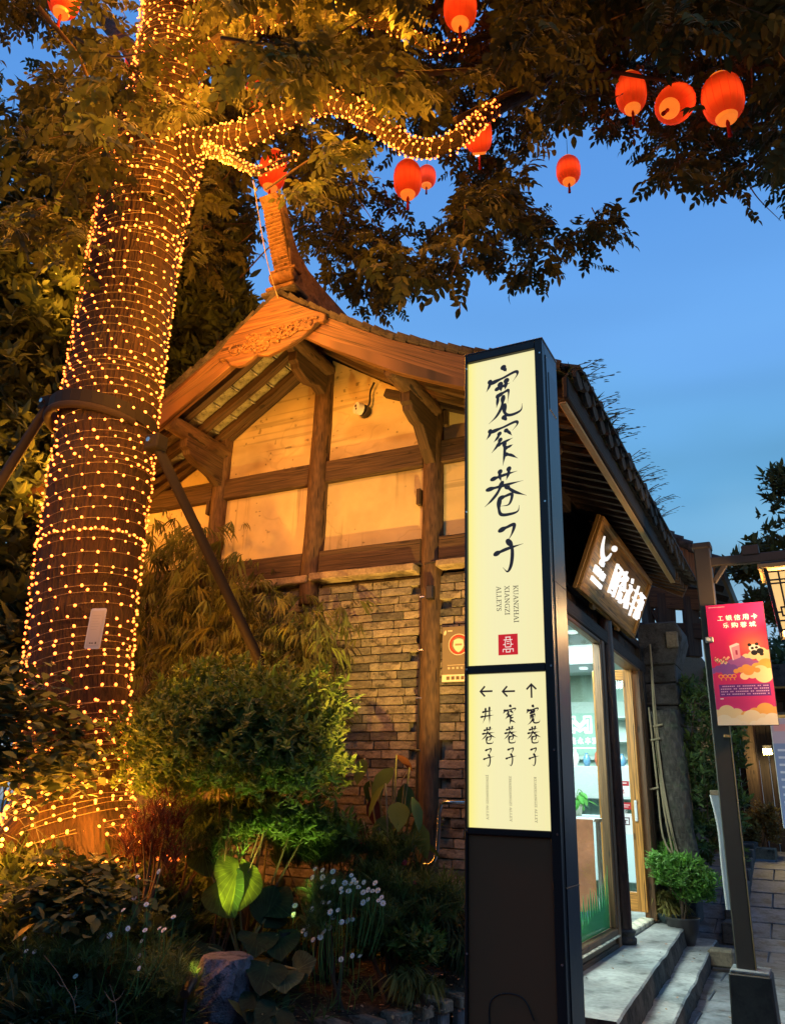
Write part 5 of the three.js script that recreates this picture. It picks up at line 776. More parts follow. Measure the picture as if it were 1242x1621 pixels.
backTree('dark_tree', 'dark broad leaved tree rising behind the trunk left of the gable', [[D(310, 330, 10.5), .62], [D(325, 430, 9.8), .48], [D(295, 250, 11), .8], [D(290, 530, 9.6), .6], [D(300, 610, 9.4), .5], [D(352, 490, 9.2), .30]], 51, 420, .17, M.darkGreen, V(-6.6, .5, -7.2));
backTree('dark_tree', 'dark dense tree behind the bamboo at the left edge', [[D(40, 480, 9), 1], [D(60, 330, 10), 1.1], [D(-40, 420, 9), 1.2], [D(100, 560, 9), .8], [D(20, 620, 8.6), .8], [D(70, 720, 8.4), .8], [D(110, 400, 10.4), .8], [D(130, 250, 11), .8]], 52, 420, .17, M.darkGreen, V(-8.4, .5, -5.6));
backTree('dark_tree', 'dark tree far left filling the gap behind the props', [[D(-20, 800, 8), .9], [D(60, 880, 8), .8], [D(20, 980, 7.6), .8], [D(90, 1000, 7.8), .7], [D(20, 1100, 7), .6], [D(250, 700, 10), .5]], 53, 420, .16, M.darkGreen, V(-7.2, .6, -4.6));
bamboo('bamboo with lit olive leaves in front of the gable right of the trunk', [[P(245, 850, 'z', -4.75), -.15], [P(285, 870, 'z', -4.8), .1], [P(322, 850, 'z', -4.85), .2], [P(285, 900, 'z', -4.7), .1], [P(235, 930, 'z', -4.6), -.1], [P(330, 930, 'z', -4.75), .1]], 61, 110, .13, M.bambooLeaf, .48);
bamboo('bamboo sprays arching across the brick wall under the sill beam', [[P(375, 925, 'z', -4.85), .2], [P(425, 952, 'z', -4.85), .25], [P(470, 970, 'z', -4.85), .25], [P(415, 980, 'z', -4.8), .2], [P(470, 1010, 'z', -4.8), .25], [P(380, 1000, 'z', -4.7), .1], [P(500, 980, 'z', -4.85), .2]], 62, 105, .125, M.bambooLeaf, .42);
bamboo('bamboo with yellowish leaves hanging in at the left edge high up', [[P(40, 405, 'z', -4.6), .2], [P(90, 470, 'z', -4.7), .3], [P(20, 500, 'z', -4.4), .2], [P(60, 600, 'z', -4.7), .2], [P(20, 640, 'z', -4.5), .1], [P(110, 690, 'z', -4.9), .1]], 63, 26, .17, M.bambooLeaf, .42);
bamboo('dim bamboo thicket at the left edge beside the lower trunk', [[P(30, 760, 'z', -4.6), .1], [P(70, 830, 'z', -4.8), .1], [P(20, 900, 'z', -4.5), .1], [P(60, 1000, 'z', -4.6), .1], [P(10, 1040, 'z', -4.4), .1]], 64, 60, .13, M.bambooLeaf, .5);
bush('round_bush', 'rounded dense fine leaved green bush before the brick wall', 'bush', P(372, 1188, 'z', -3.95), V(.70, .42, .52), 10500, .058, tuft, M.fineGreen, 71, { lumps: 80, stems: 6, stemR: .0045, warm: .35 });
bush('dark_bush', 'dark small leaved bush against the lit trunk foot at the left edge', 'bush', P(18, 1195, 'z', -3.1), V(.42, .45, .4), 1500, .085, gS.oval, M.darkGreen, 72, { lumps: 20 });
bush('dark_bush', 'low dark bush just in front of the glowing trunk foot', 'bush', P(130, 1420, 'z', -3.05), V(.38, .17, .25), 1000, .065, gS.oval, M.darkGreen, 73, { lumps: 16 });
bush('red_leaved_shrub', 'reddish upright shrub glowing beside the trunk foot', 'shrub', P(240, 1340, 'z', -3.6), V(.24, .24, .2), 220, .10, grassTuft, M.redLeaf, 74, { lumps: 14, tilt: .5 });
bush('leafy_shrub', 'green narrow leaved shrub at the wall behind the white daisies', 'shrub', P(640, 1420, 'z', -4.55), V(.36, .26, .25), 900, .115, grassTuft, M.green, 75, { lumps: 18, tilt: .8 });
bush('leafy_shrub', 'low fine leaved green shrub spilling towards the kerb', 'shrub', P(625, 1500, 'z', -4.4), V(.26, .13, .2), 900, .06, tuft, M.fineGreen, 76, { lumps: 16 });
bush('fern', 'dark green fern between the shrub and the sign pillar', 'fern', P(712, 1478, 'z', -4.95), V(.12, .20, .06), 150, .10, bambooSpray, M.darkGreen, 77, { lumps: 10 });
bush('fern', 'small yellowish fern low at the kerb beside the sign pillar', 'fern', P(662, 1538, 'z', -4.4), V(.12, .06, .1), 90, .10, bambooSpray, M.yellowLeaf, 78, { lumps: 6 });
bush('leafy_shrub', 'green grassy shrub behind the daisies under the round bush', 'shrub', P(520, 1350, 'z', -4.45), V(.42, .15, .2), 600, .11, grassTuft, M.green, 79, { lumps: 14, tilt: .7 });
bush('leafy_shrub', 'low loose green undergrowth under the round bush', 'shrub', P(400, 1310, 'z', -4.15), V(.55, .13, .25), 1500, .065, tuft, M.fineGreen, 84, { lumps: 30 });
bush('leafy_shrub', 'grassy green undergrowth between the trunk foot and the bright heart leaf', 'shrub', P(290, 1330, 'z', -3.95), V(.34, .16, .2), 520, .10, grassTuft, M.green, 85, { lumps: 16, tilt: .8 });
// daisies: wiry green clumps starred with white heads, each head a piece
const daisyGeo = (() => { const l = []; for (let i = 0; i < 18; i++) { const g = leafGeo(i < 9 ? .014 : .011, .0115, .1, -.4); if (i > 8) g.rotateZ(.45); g.rotateY((i + (i > 8) * .5) / 9 * 6.28); l.push(g); } return merged(l); })(), yolkGeo = muv(new THREE.SphereGeometry(.0055, 6, 4));
function daisies(label, heads, c, rad, n, seed, fs = 1) {
  const r = rng(seed), t = bush('daisy_clump', label, 'flowers', c, rad, n, .075, grassTuft, M.green, seed, { lumps: 12, stems: 3, tilt: .9 });
  for (const p of heads) { const q = p.clone().sub(t.position), f = part(t, 'flower', daisyGeo, M.petal, q, [.9 + (r() - .5) * .7, 0, (r() - .5) * .8]); f.scale.setScalar(fs * (.85 + .4 * r())); part(f, 'flower_heart', yolkGeo, M.yolk, V(0, .003, 0)); part(t, 'flower_stalk', tube([q, q.clone().add(V((r() - .5) * .04, -.10, (r() - .5) * .04)), V(q.x * .8, Math.max(.02, q.y - .26), q.z * .8)], .0016, 3), M.greenStem ??= std({ color: col(.1, .25, .06) })); }
  return t;
}
{
  const H1 = [[495, 1389], [499, 1376], [511, 1378], [527, 1380], [511, 1389], [528, 1396], [515, 1401], [510, 1405], [540, 1407], [541, 1413], [546, 1398], [552, 1411], [537, 1418], [556, 1386], [560, 1393], [556, 1399], [564, 1398], [567, 1405], [576, 1397], [575, 1413], [583, 1409], [590, 1411], [594, 1398], [598, 1410], [604, 1421], [599, 1426], [606, 1430], [583, 1424], [575, 1429], [512, 1429], [521, 1429], [494, 1440], [519, 1441], [523, 1444], [535, 1441], [541, 1439], [527, 1453], [505, 1459], [518, 1462], [522, 1469], [488, 1467], [480, 1474], [485, 1479], [496, 1488], [507, 1484], [514, 1474], [510, 1478], [541, 1460], [551, 1458], [558, 1456], [467, 1434], [465, 1448], [570, 1514], [558, 1513], [540, 1519]];
  const r = rng(33); daisies('white daisies in full bloom right of the large dark leaves', H1.map(([a, b]) => P(a, b, 'z', -4.0 + (r() - .5) * .18)), P(540, 1455, 'z', -4.1), V(.27, .19, .2), 620, 82, 1.05);
  const H2 = [[83, 1463], [87, 1480], [40, 1486], [67, 1498], [56, 1507], [92, 1503], [174, 1481], [203, 1470], [196, 1441], [213, 1421], [232, 1432], [230, 1473], [253, 1470], [260, 1473], [225, 1490], [221, 1514], [214, 1521], [221, 1533], [275, 1452], [252, 1380], [218, 1388], [165, 1478], [42, 1506], [120, 1546]];
  daisies('few small white daisies scattered over the dark weeds at lower left', H2.map(([a, b]) => P(a, b, 'z', -3.0 + (r() - .5) * .2)), P(150, 1510, 'z', -3.1), V(.5, .2, .25), 1100, 83, .85);
}
// tall leafy plant at the post, its big leaves one by one
{
  const r = rng(90), base = P(620, 1400, 'z', -4.75); base.y = groundY(base.x, base.z); const t = thing('canna_plant', 'tall leafy plant with large dark leaves before the brick wall by the post', 'plant', base);
  const L = [[577, 1200, .16], [588, 1262, .17], [598, 1225, .18], [610, 1240, .2], [622, 1215, .2], [627, 1195, .13], [612, 1290, .2], [640, 1240, .2], [652, 1262, .18], [575, 1300, .18], [655, 1300, .2], [630, 1270, .22], [600, 1310, .18], [640, 1320, .2], [618, 1330, .2], [660, 1330, .16], [586, 1235, .13], [648, 1215, .12], [633, 1300, .2]];
  L.forEach(([a, b, s], i) => { const p = P(a, b, 'z', -4.75 + (r() - .5) * .25).sub(base); part(t, 'stalk', tube(curve([V((r() - .5) * .1, 0, (r() - .5) * .06), V(p.x * .5, p.y * .6, p.z * .5), p], 8), .006, 5), i % 3 ? M.culm : M.caneWood); const l = part(t, 'leaf', gS.oval, i % 4 === 1 ? M.redLeaf : M.green, p); l.scale.setScalar(s * 1.15); l.rotation.set((r() - .5) * 1, r() * 6.28, -.4 - r() * 1.1, 'YXZ'); });
  for (const [a, b] of [[570, 1333], [573, 1338], [567, 1330], [579, 1349], [583, 1353], [622, 1363], [640, 1366], [657, 1396], [575, 1344]]) for (let k = 0; k < 3; k++) { const f = part(t, 'flower', daisyGeo, M.pink, P(a + (r() - .5) * 5, b + (r() - .5) * 5, 'z', -4.55).sub(base), [r() * 3, r() * 3, 0]); f.scale.setScalar(1.1); }
}
// taro-like plant: heart leaves, two of them lit bright by the garden spot
function heartLeaf(s, cup = .15, wave = .03) { const n = 10, m = 12, pos = [], idx = [], uv = []; for (let i = 0; i <= n; i++) { const t = i / n, w = .62 * Math.pow(Math.sin(Math.PI * Math.pow(t, .72) * .985 + .02), .75) * (1 - .15 * t); for (let j = 0; j <= m; j++) { const u = j / m * 2 - 1, x = t * 1.0 - .22 * (1 - t) * Math.abs(u) * (t < .5 ? 1 : .5), z = u * w, y = cup * u * u * w - .25 * t * t + wave * Math.sin(t * 14 + u * 5) * Math.abs(u) - .02 * Math.abs(Math.sin(t * 22)) * (1 - Math.abs(u)); pos.push(x * s, y * s, z * s); uv.push((x + .25) / 1.3, z / 1.3 + .5); } } for (let i = 0; i < n; i++) for (let j = 0; j < m; j++) { const a = i * (m + 1) + j, b = a + m + 1; idx.push(a, a + 1, b + 1, a, b + 1, b); } const g = new THREE.BufferGeometry(); g.setAttribute('position', new THREE.Float32BufferAttribute(pos, 3)); g.setAttribute('uv', new THREE.Float32BufferAttribute(uv, 2)); g.setIndex(idx); g.computeVertexNormals(); return g; }
{
  const base = P(395, 1500, 'z', -3.95); base.y = groundY(base.x, base.z); const t = thing('taro_plant', 'large heart leaved plant with bright lit yellow green leaves beside the rock', 'plant', base);
  const put = (px, py, z, s, tip, mat, roll = 0, cup) => { const p = P(px, py, 'z', z), e = P(tip[0], tip[1], 'z', tip[2]), x = e.clone().sub(p).normalize(), up = EYE.clone().sub(p).normalize().add(V(0, .5, 0)), zz = new THREE.Vector3().crossVectors(x, up).normalize(), y = new THREE.Vector3().crossVectors(zz, x); const l = part(t, 'leaf', heartLeaf(s, cup), mat, p.clone().sub(base)); l.quaternion.setFromRotationMatrix(new THREE.Matrix4().makeBasis(x, y, zz)); l.rotateX(roll); part(t, 'stalk', tube(curve([V(0, 0, 0), p.clone().sub(base).multiplyScalar(.6).add(V(0, .05, .03)), p.clone().sub(base)], 8), .006, 6), M.culm); return l; };
  const vein = dtex(256, (u, v) => { const x = u * 1.3 - .25, z = Math.abs(v - .5) * 1.3, a = Math.atan2(z, x + .02) * 5.2, e = Math.abs(a - Math.round(a)), m = smooth(.10, .0, e) * smooth(0, .15, Math.hypot(x, z)) + smooth(.022, .0, z); const k = .70 + .3 * (fbm(u, v, 8, 8, 3, 5) - .5) + .25 * Math.min(1, m); return [k, k, k * .9]; }); for (const m of [M.bigLeaf]) m.map = vein;
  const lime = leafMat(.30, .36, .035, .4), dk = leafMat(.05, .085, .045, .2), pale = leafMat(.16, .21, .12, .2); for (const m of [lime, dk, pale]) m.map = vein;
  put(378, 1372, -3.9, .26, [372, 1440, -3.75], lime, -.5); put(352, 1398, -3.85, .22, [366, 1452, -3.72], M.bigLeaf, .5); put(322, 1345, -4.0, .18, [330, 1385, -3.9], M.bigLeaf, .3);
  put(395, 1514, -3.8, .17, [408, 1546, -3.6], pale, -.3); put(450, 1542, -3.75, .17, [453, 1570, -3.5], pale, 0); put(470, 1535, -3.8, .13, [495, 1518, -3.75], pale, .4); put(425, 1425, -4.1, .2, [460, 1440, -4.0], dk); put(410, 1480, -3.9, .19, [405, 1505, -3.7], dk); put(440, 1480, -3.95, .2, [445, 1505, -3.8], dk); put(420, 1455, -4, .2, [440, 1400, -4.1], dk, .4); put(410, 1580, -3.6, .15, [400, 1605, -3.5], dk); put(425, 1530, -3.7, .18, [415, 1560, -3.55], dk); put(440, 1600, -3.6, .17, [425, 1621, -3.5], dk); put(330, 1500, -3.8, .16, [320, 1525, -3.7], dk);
}
// rock
{
  const p = P(352, 1574, 'z', -3.60), t = thing('garden_rock', 'rough grey violet rock at the bottom of the planting bed', 'rock', p); const g = new THREE.IcosahedronGeometry(1, 5), a = g.attributes.position; for (let i = 0; i < a.count; i++) { const v = V(a.getX(i), a.getY(i), a.getZ(i)); const k = .75 + .5 * fbm(v.x * .4 + 1, v.y * .4 + v.z * .2 + 1, 8, 8, 4, 3) + .14 * Math.sign(Math.sin(v.x * 3 + v.y * 2)) * .4; a.setXYZ(i, v.x * .155 * k + .03 * v.y, Math.min(.17, v.y * .28 * k), v.z * .15 * k); } g.computeVertexNormals();
  part(t, 'stone', muv(g.toNonIndexed()), std({ color: col(.23, .21, .25), map: rep(T.stone, 5, 5), bumpMap: rep(T.rough, 8, 8), bumpScale: .012, roughness: .9, flatShading: false }));
}
// weeds, litter and fallen leaves over the bed
{
  const r = rng(120), m1 = [], c1 = [], m2 = [], c2 = [], m3 = [], c3 = [];
  for (let i = 0; i < 2600; i++) { const px = lerp(-60, 600, r()), py = lerp(1340, 1640, Math.pow(r(), .7)); const p = onGround(px, py); if (px > 290 && px < 405 && py > 1500) continue; if (px > 430 && py > 1520 && r() < .94) continue; const k = r(); if (k < .55) { m1.push(mat4(p.clone().add(V(0, .02, 0)), rq(r, .8), .10 + .12 * r())); c1.push(vary(r)); } else { m2.push(mat4(p.clone().add(V(0, .01, 0)), rq(r, .8), .08 + .1 * r())); c2.push(vary(r)); } }
  for (let i = 0; i < 700; i++) { const p = onGround(lerp(150, 735, r()), lerp(1480, 1625, r())); m3.push(mat4(p.add(V(0, .004, 0)), rq(r, .6), .012 + .035 * r() * r())); c3.push(vary(r, .4, 1.6, .5)); }
  for (let i = 0; i < 40; i++) { const st = i % 3; const p = st === 0 ? V(lerp(-1.75, -1.4, r()), .345, lerp(-6, -9.5, r())) : st === 1 ? V(lerp(-1.35, -1.15, r()), .175, lerp(-6.2, -9.5, r())) : V(lerp(-1, -.3, r()), .012, lerp(-5.5, -9, r())); m3.push(mat4(p, rq(r, .5), .012 + .03 * r())); c3.push(vary(r, .4, 1.3, .5)); }
  const o = thing('ground_cover', 'low mixed weeds covering the bed at the bottom left', 'plants'); o.userData.kind = 'stuff'; inst(o, 'weeds', grassTuft, M.green, m1, c1); inst(o, 'weeds', tuft, M.darkGreen, m2, c2);
  const li = inst(scene, 'leaf_litter', gS.oval, std({ color: col(.35, .24, .14), roughness: .9, side: THREE.DoubleSide }), m3, c3); tag(li, 'dry leaf litter and chips strewn on the bare soil by the kerb', 'leaf litter');
  for (const [a, b, s, cmat] of [[165, 1550, .10, 'o'], [5, 1400, .12, 'o'], [20, 1490, .12, 'y'], [233, 1543, .07, 'y'], [5, 1435, .07, 'o'], [128, 1440, .08, 'o']]) { const p = P(a, b, 'z', onGround(a, b).z + .15); const l = thing('dry_leaf', { 165: 'fallen orange leaf caught in the weeds above the bottom edge', 5: b === 1400 ? 'orange dry leaf at the left edge below the dark bush' : 'small orange dry leaf at the left edge, the lower one', 20: 'long yellow dry leaf at the left edge', 233: 'small yellow dry leaf near the middle of the weeds', 128: 'orange dry leaf under the low dark bush' }[a], 'leaf', p); part(l, 'blade', gS.fine, cmat === 'o' ? M.dryOrange ??= std({ color: col(.42, .12, .03), roughness: .8, side: THREE.DoubleSide }) : M.dryYellow ??= std({ color: col(.42, .30, .06), roughness: .8, side: THREE.DoubleSide })).scale.setScalar(s); part(l, 'leaf_stem', tube([V(0, 0, 0), V(-.02, .004, 0)], .0015, 4), M.twig); l.rotation.set(.5, a, .4); }
}
// forked dry sticks in the weeds
for (const [a, b, pts] of [['dry forked twig at lower left with thin pale branches', V(0, 0, 0), [[[120, 1604], [117, 1584], [104, 1562], [92, 1540], [70, 1512]], [[117, 1584], [122, 1570], [120, 1560]], [[104, 1562], [96, 1560], [90, 1552]]]], ['dry three pronged twig left of the rock by the bottom edge', V(0, 0, 0), [[[184, 1625], [185, 1605], [182, 1585], [178, 1570], [174, 1558]], [[182, 1585], [190, 1579], [198, 1566]], [[182, 1587], [174, 1582], [165, 1568]]]]]) { const o = thing('dry_twig', a, 'twig'); for (const s of pts) part(o, 'twig', tube(curve(s.map(([x, y]) => P(x, y, 'z', -2.72)), 12), Array.from({ length: 13 }, (_, i) => .0026 * (1 - i / 18)), 5), M.dryStick ??= std({ color: col(.16, .12, .08), roughness: .9 })); }
// the garden spots: small spike lamps hidden among the leaves
function gardenSpot(label, pos, target, color, power, angle) {
  const o = thing('garden_spot_lamp', label, 'garden light', pos), d = target.clone().sub(pos).normalize(); const h = part(o, 'housing', muv(new THREE.CylinderGeometry(.026, .02, .06, 16)), M.blackMetal); h.quaternion.setFromUnitVectors(V(0, 1, 0), d); part(h, 'lens_lamp', muv(new THREE.CylinderGeometry(.022, .022, .006, 16)), std({ color: col(1, 1, 1), emissive: color, emissiveIntensity: 3 }), V(0, .026, 0)); part(h, 'hood', muv(new THREE.CylinderGeometry(.029, .027, .05, 16, 1, true).toNonIndexed()), M.hood ??= std({ color: col(.02, .02, .02), roughness: .6, side: THREE.DoubleSide }), V(0, .05, 0)); part(o, 'spike', tube([V(0, -.04, 0), V(0, -.25, 0)], .008, 6), M.blackMetal);
  const s = new THREE.SpotLight(color, power, 0, angle, .7); s.position.copy(pos).addScaledVector(d, .08); s.target.position.copy(target); s.shadow.radius = 1.6; s.castShadow = true; s.name = 'garden_spot_light'; scene.add(s, s.target);
}
gardenSpot('small spike spotlight hidden below the bright heart leaf', P(296, 1566, 'z', -3.12), P(376, 1385, 'z', -3.85), col(.9, 1, .14), 24, .20);
gardenSpot('small spike spotlight hidden among the dark heart leaves, washing the round bush green', P(452, 1500, 'z', -3.98), P(440, 1180, 'z', -3.9), col(.7, 1, .16), 1.7, .85);
gardenSpot('small amber spike lamp low behind the sign pillar that lights the gable', P(775, 1500, 'z', -3.95), V(-3.15, 4.05, -4.85), col(1, .56, .10), 50, .58);
gardenSpot('small amber spike lamp behind the bamboo at the foot of the brick wall', V(-3.95, 1.55, -4.78), V(-3.65, 4.2, -5.05), col(1, .52, .09), 3.6, .9);
// ---------------------------------------------------------------- fittings on the gable and wall
{
  const p = P(571, 648, 'z', ZG + .05), o = thing('wall_camera', 'small round white camera on the upper cream panel with a hanging black cable', 'camera', p);
  part(o, 'mount', muv(new THREE.CylinderGeometry(.05, .055, .06, 20).rotateX(Math.PI / 2)), M.blackMetal, V(.02, -.01, -.03)); const b = part(o, 'camera_body', muv(new THREE.CylinderGeometry(.05, .052, .05, 24).rotateX(Math.PI / 2)), M.white, V(-.01, 0, .02)); b.rotation.y = -.5; part(b, 'lens', muv(new THREE.CylinderGeometry(.012, .012, .01, 12).rotateX(Math.PI / 2)), M.blackMetal, V(-.005, .018, .025)); part(b, 'lens', muv(new THREE.CylinderGeometry(.009, .009, .01, 12).rotateX(Math.PI / 2)), M.blackMetal, V(.005, -.012, .025));
  part(o, 'cable', tube(curve([V(.04, .0, -.02), V(.07, .05, -.015), V(.075, .16, -.015), V(.11, .23, -.01)], 14), .009, 6), M.cable);
}
{
  const o = thing('cable_run', 'black cable clipped under the sill beam and down beside the round post', 'cable'), z = ZG + .06; const L = [[560, 909], [620, 899], [655, 893], [668, 893], [673, 905], [668, 940], [667, 1030], [663, 1100], [661, 1190], [658, 1290], [656, 1370]].map(([a, b]) => P(a, b, 'z', z));
  part(o, 'cable', tube(curve(L, 60), .012, 6), M.cable); part(o, 'cable', tube(curve([[672, 893], [700, 887], [740, 880]].map(([a, b]) => P(a, b, 'z', z + .02)), 12), .008, 5), M.cable); part(o, 'conduit', tube(curve(L.slice(5).map((p) => p.clone().add(V(.018, 0, .005))), 30), .011, 6), M.cable);
  for (const [a, b] of [[669, 945], [667, 1029], [663, 1105], [661, 1188]]) part(o, 'clip', cbox(.045, .014, .02, .003), M.steel, P(a, b, 'z', z + .012));
  part(o, 'junction_box', cbox(.055, .10, .05, .006), M.blackMetal, P(681, 938, 'z', ZG + .12));
}
{
  const a = P(700, 993, 'z', ZG + .045), b = P(740, 1079, 'z', ZG + .045), w = .30, h = a.y - b.y, o = thing('wall_plaque', 'brown wall plaque with a red ring emblem and white lower strip behind the sign pillar', 'plaque', V(a.x + w / 2, (a.y + b.y) / 2, ZG + .04));
  part(o, 'board', cbox(w, h, .02, .003), std({ color: col(.13, .105, .075), roughness: .6 }));
  part(o, 'print', flat(w - .004, h - .004), std({ roughness: .6, map: canvasTex(300, 390, (x, W2, H2) => { x.fillStyle = '#7d7058'; x.fillRect(0, 0, W2, H2); x.fillStyle = '#e9d9bd'; x.fillRect(0, 340, W2, 50); x.fillStyle = '#6d5c48'; for (let i = 0; i < 6; i++) x.fillRect(34 + i * 36, 352, 24, 24); x.fillStyle = '#e2d2b2'; x.beginPath(); x.ellipse(22, 42, 9, 18, .3, 0, 7); x.fill(); x.fillRect(42, 26, 34, 9); x.strokeStyle = '#c7402e'; x.lineWidth = 18; x.beginPath(); x.arc(124, 130, 62, 0, 7); x.stroke(); x.strokeStyle = '#efdcc0'; x.lineWidth = 5; x.beginPath(); x.arc(124, 130, 73, 0, 7); x.stroke(); x.fillStyle = '#eee0c6'; x.beginPath(); x.moveTo(88, 100); x.quadraticCurveTo(124, 76, 160, 100); x.lineTo(164, 140); x.quadraticCurveTo(150, 176, 124, 186); x.quadraticCurveTo(98, 176, 84, 140); x.closePath(); x.fill(); x.fillStyle = '#a08a72'; x.fillRect(98, 124, 52, 14); x.fillStyle = '#cbb998'; x.fillRect(40, 272, 130, 4); for (let i = 0; i < 5; i++) x.fillRect(44 + i * 32, 288, 16, 14); }) }), V(0, 0, .0115));
}
{
  const o = thing('grab_rail', 'bent shiny steel grab rail on the brick wall at the foot of the post', 'rail'); const z = ZG + .14; part(o, 'tube', tube(curve([P(740, 1270, 'z', z - .06), P(712, 1270, 'z', z), P(701, 1271, 'z', z), P(696, 1282, 'z', z), P(694, 1320, 'z', z), P(690, 1355, 'z', z), P(684, 1366, 'z', z), P(668, 1367, 'z', z - .03)], 40), .014, 10), M.steel); part(o, 'flange', muv(new THREE.CylinderGeometry(.03, .03, .012, 14).rotateX(Math.PI / 2)), M.steel, P(697, 1300, 'z', ZG + .06)); part(o, 'flange', muv(new THREE.CylinderGeometry(.012, .012, .08, 10).rotateX(Math.PI / 2)), M.steel, P(697, 1300, 'z', ZG + .10));
}
{ const o = thing('hanging_cord', 'thin loose cord hanging from the small lit branch to the roof tip', 'cord'); part(o, 'cord', tube(curve([[401, 285, -3.6], [408, 330, -3.75], [420, 400, -4.0], [430, 440, -4.2], [440, 472, -4.28]].map(([a, b, z]) => P(a, b, 'z', z)), 30), .0045, 5), M.caneWood); part(o, 'knot', muv(new THREE.SphereGeometry(.012, 8, 6)), M.caneWood, P(405, 300, 'z', -3.65)); }
// weeds that have rooted in the roof edge
{
  const r = rng(140), spots = [[893, 590, 3], [905, 600, 9], [915, 610, 8], [928, 645, 7], [940, 655, 10], [948, 672, 9], [958, 690, 7], [963, 700, 6], [985, 740, 8], [996, 756, 9], [1003, 765, 7], [1016, 785, 6], [1028, 800, 6], [1036, 822, 4]];
  spots.forEach(([px, py, n], i) => { const p = P(px, py + 6, 'x', EAVE_R + .02), o = thing('roof_weed', ['wispy weed', 'tufted weed'][i % 2] + ', ' + ['first', 'second', 'third', 'fourth', 'fifth', 'sixth', 'seventh', 'eighth', 'ninth', 'tenth', 'eleventh', 'twelfth', 'thirteenth', 'last'][i] + ' along the eave tiles going away from the sign pillar', 'weed', p, 'weeds growing on the roof edge'); for (let k = 0; k < n; k++) { const l = part(o, 'leaf', gS.blade, M.darkGreen, V((r() - .5) * .06, 0, (r() - .5) * .16)); l.scale.setScalar(.10 + .1 * r()); l.rotation.set(0, r() * 6.28, .3 + r() * .9, 'YXZ'); } for (let k = 0; k < 2 + (i > 4 ? 2 : 0); k++) { const e = V(.08 + .16 * r(), .06 + .13 * r(), -.15 * r()), s = part(o, 'stalk', tube(curve([V(0, 0, 0), V(e.x * .4, e.y * .6, e.z * .4), e], 8), .0028, 4), M.twig); for (let j = 0; j < 5; j++) part(s, 'seed_head', gS.fine, M.darkGreen, e.clone().multiplyScalar(.55 + .45 * j / 4).add(V((r() - .5) * .05, (r() - .5) * .05, 0))).scale.setScalar(.025 + .02 * r()); } });
}
// ---------------------------------------------------------------- beyond the shop: pier, leaning trunk, second building
{
  const z = -10.55, o = thing('stone_pier', 'dark coursed stone wall end with a flared cap beyond the shop door', 'wall', V(-1.60, 0, z)); const r = rng(150); let y = .3; let i = 0;
  while (y < 3.0) { const h = .22 + r() * .12; part(o, 'stone', cbox(.40 + (r() - .5) * .03, h - .012, .5, .015, i++), [M.pierA ??= std({ color: col(.12, .115, .11), map: rep(T.stone, 1.6, 1.6), bumpMap: rep(T.rough, 2, 2), bumpScale: .015, roughness: .85 }), M.pierB ??= std({ color: col(.085, .085, .085), map: rep(T.stone, 1.6, 1.6), bumpMap: rep(T.rough, 2, 2), bumpScale: .015, roughness: .85 })][i % 2], V((r() - .5) * .02, y + h / 2, (r() - .5) * .02)); y += h; }
  const cap = [[.2, 0], [.235, .10], [.30, .30], [.29, .42], [.24, .50], [-.20, .50], [-.2, 0]]; part(o, 'cap_stone', extrude(cap, .55, .015), M.pierA, V(0, y, -.28)); part(o, 'cap_block', cbox(.14, .2, .1, .01), M.ledge, V(.2, y + .28, .28));
  const w = thing('boundary_wall', 'dark plastered boundary wall between the shop and the next house', 'wall', V(-1.72, 0, -12.2)); part(w, 'wall_face', muv(new THREE.BoxGeometry(.2, 2.8, 3.0)), M.riser, V(0, 1.4, 0)); part(w, 'coping', cbox(.34, .1, 3.1, .01), M.tile, V(0, 2.85, 0));
}
{
  const o = thing('leaning_tree', 'grey bare trunk leaning against the stone pier with pale canes', 'tree'); const pts = curve([[1092, 1385], [1080, 1320], [1070, 1250], [1062, 1190], [1054, 1150], [1050, 1126]].map(([a, b]) => P(a, b, 'z', -10.1)), 24); part(o, 'trunk', tube(pts, pts.map((_, i) => lerp(.12, .155, Math.min(1, i / 16))), 16, .09, 4), M.greyBark = std({ color: col(.16, .155, .15), map: rep(T.bark, 1.5, 1.5), bumpMap: rep(T.barkB, 1.5, 1.5), bumpScale: .02, roughness: .9 }));
  const c = thing('garden_cane', 'bundle of thin pale canes leaning beside the doorway on the grey trunk', 'canes'); for (const L of [[[1030, 1060], [1040, 1200], [1058, 1300], [1076, 1365]], [[1034, 1100], [1042, 1190], [1052, 1260], [1072, 1360]], [[1036, 1160], [1050, 1280], [1064, 1350]], [[1026, 1120], [1038, 1230], [1050, 1330], [1062, 1352]], [[1028, 1020], [1037, 1130], [1041, 1170]]]) part(c, 'cane', tube(curve(L.map(([a, b]) => P(a, b, 'z', -9.95)), 16), .011, 6), M.caneWood);
  const r = rng(160); for (const [a, b] of [[1040, 1150], [1036, 1172], [1034, 1250]]) part(c, 'tie', tube([P(a - 7, b, 'z', -9.92), P(a + 8, b - 3, 'z', -9.92)], .012, 5), M.caneWood);
}
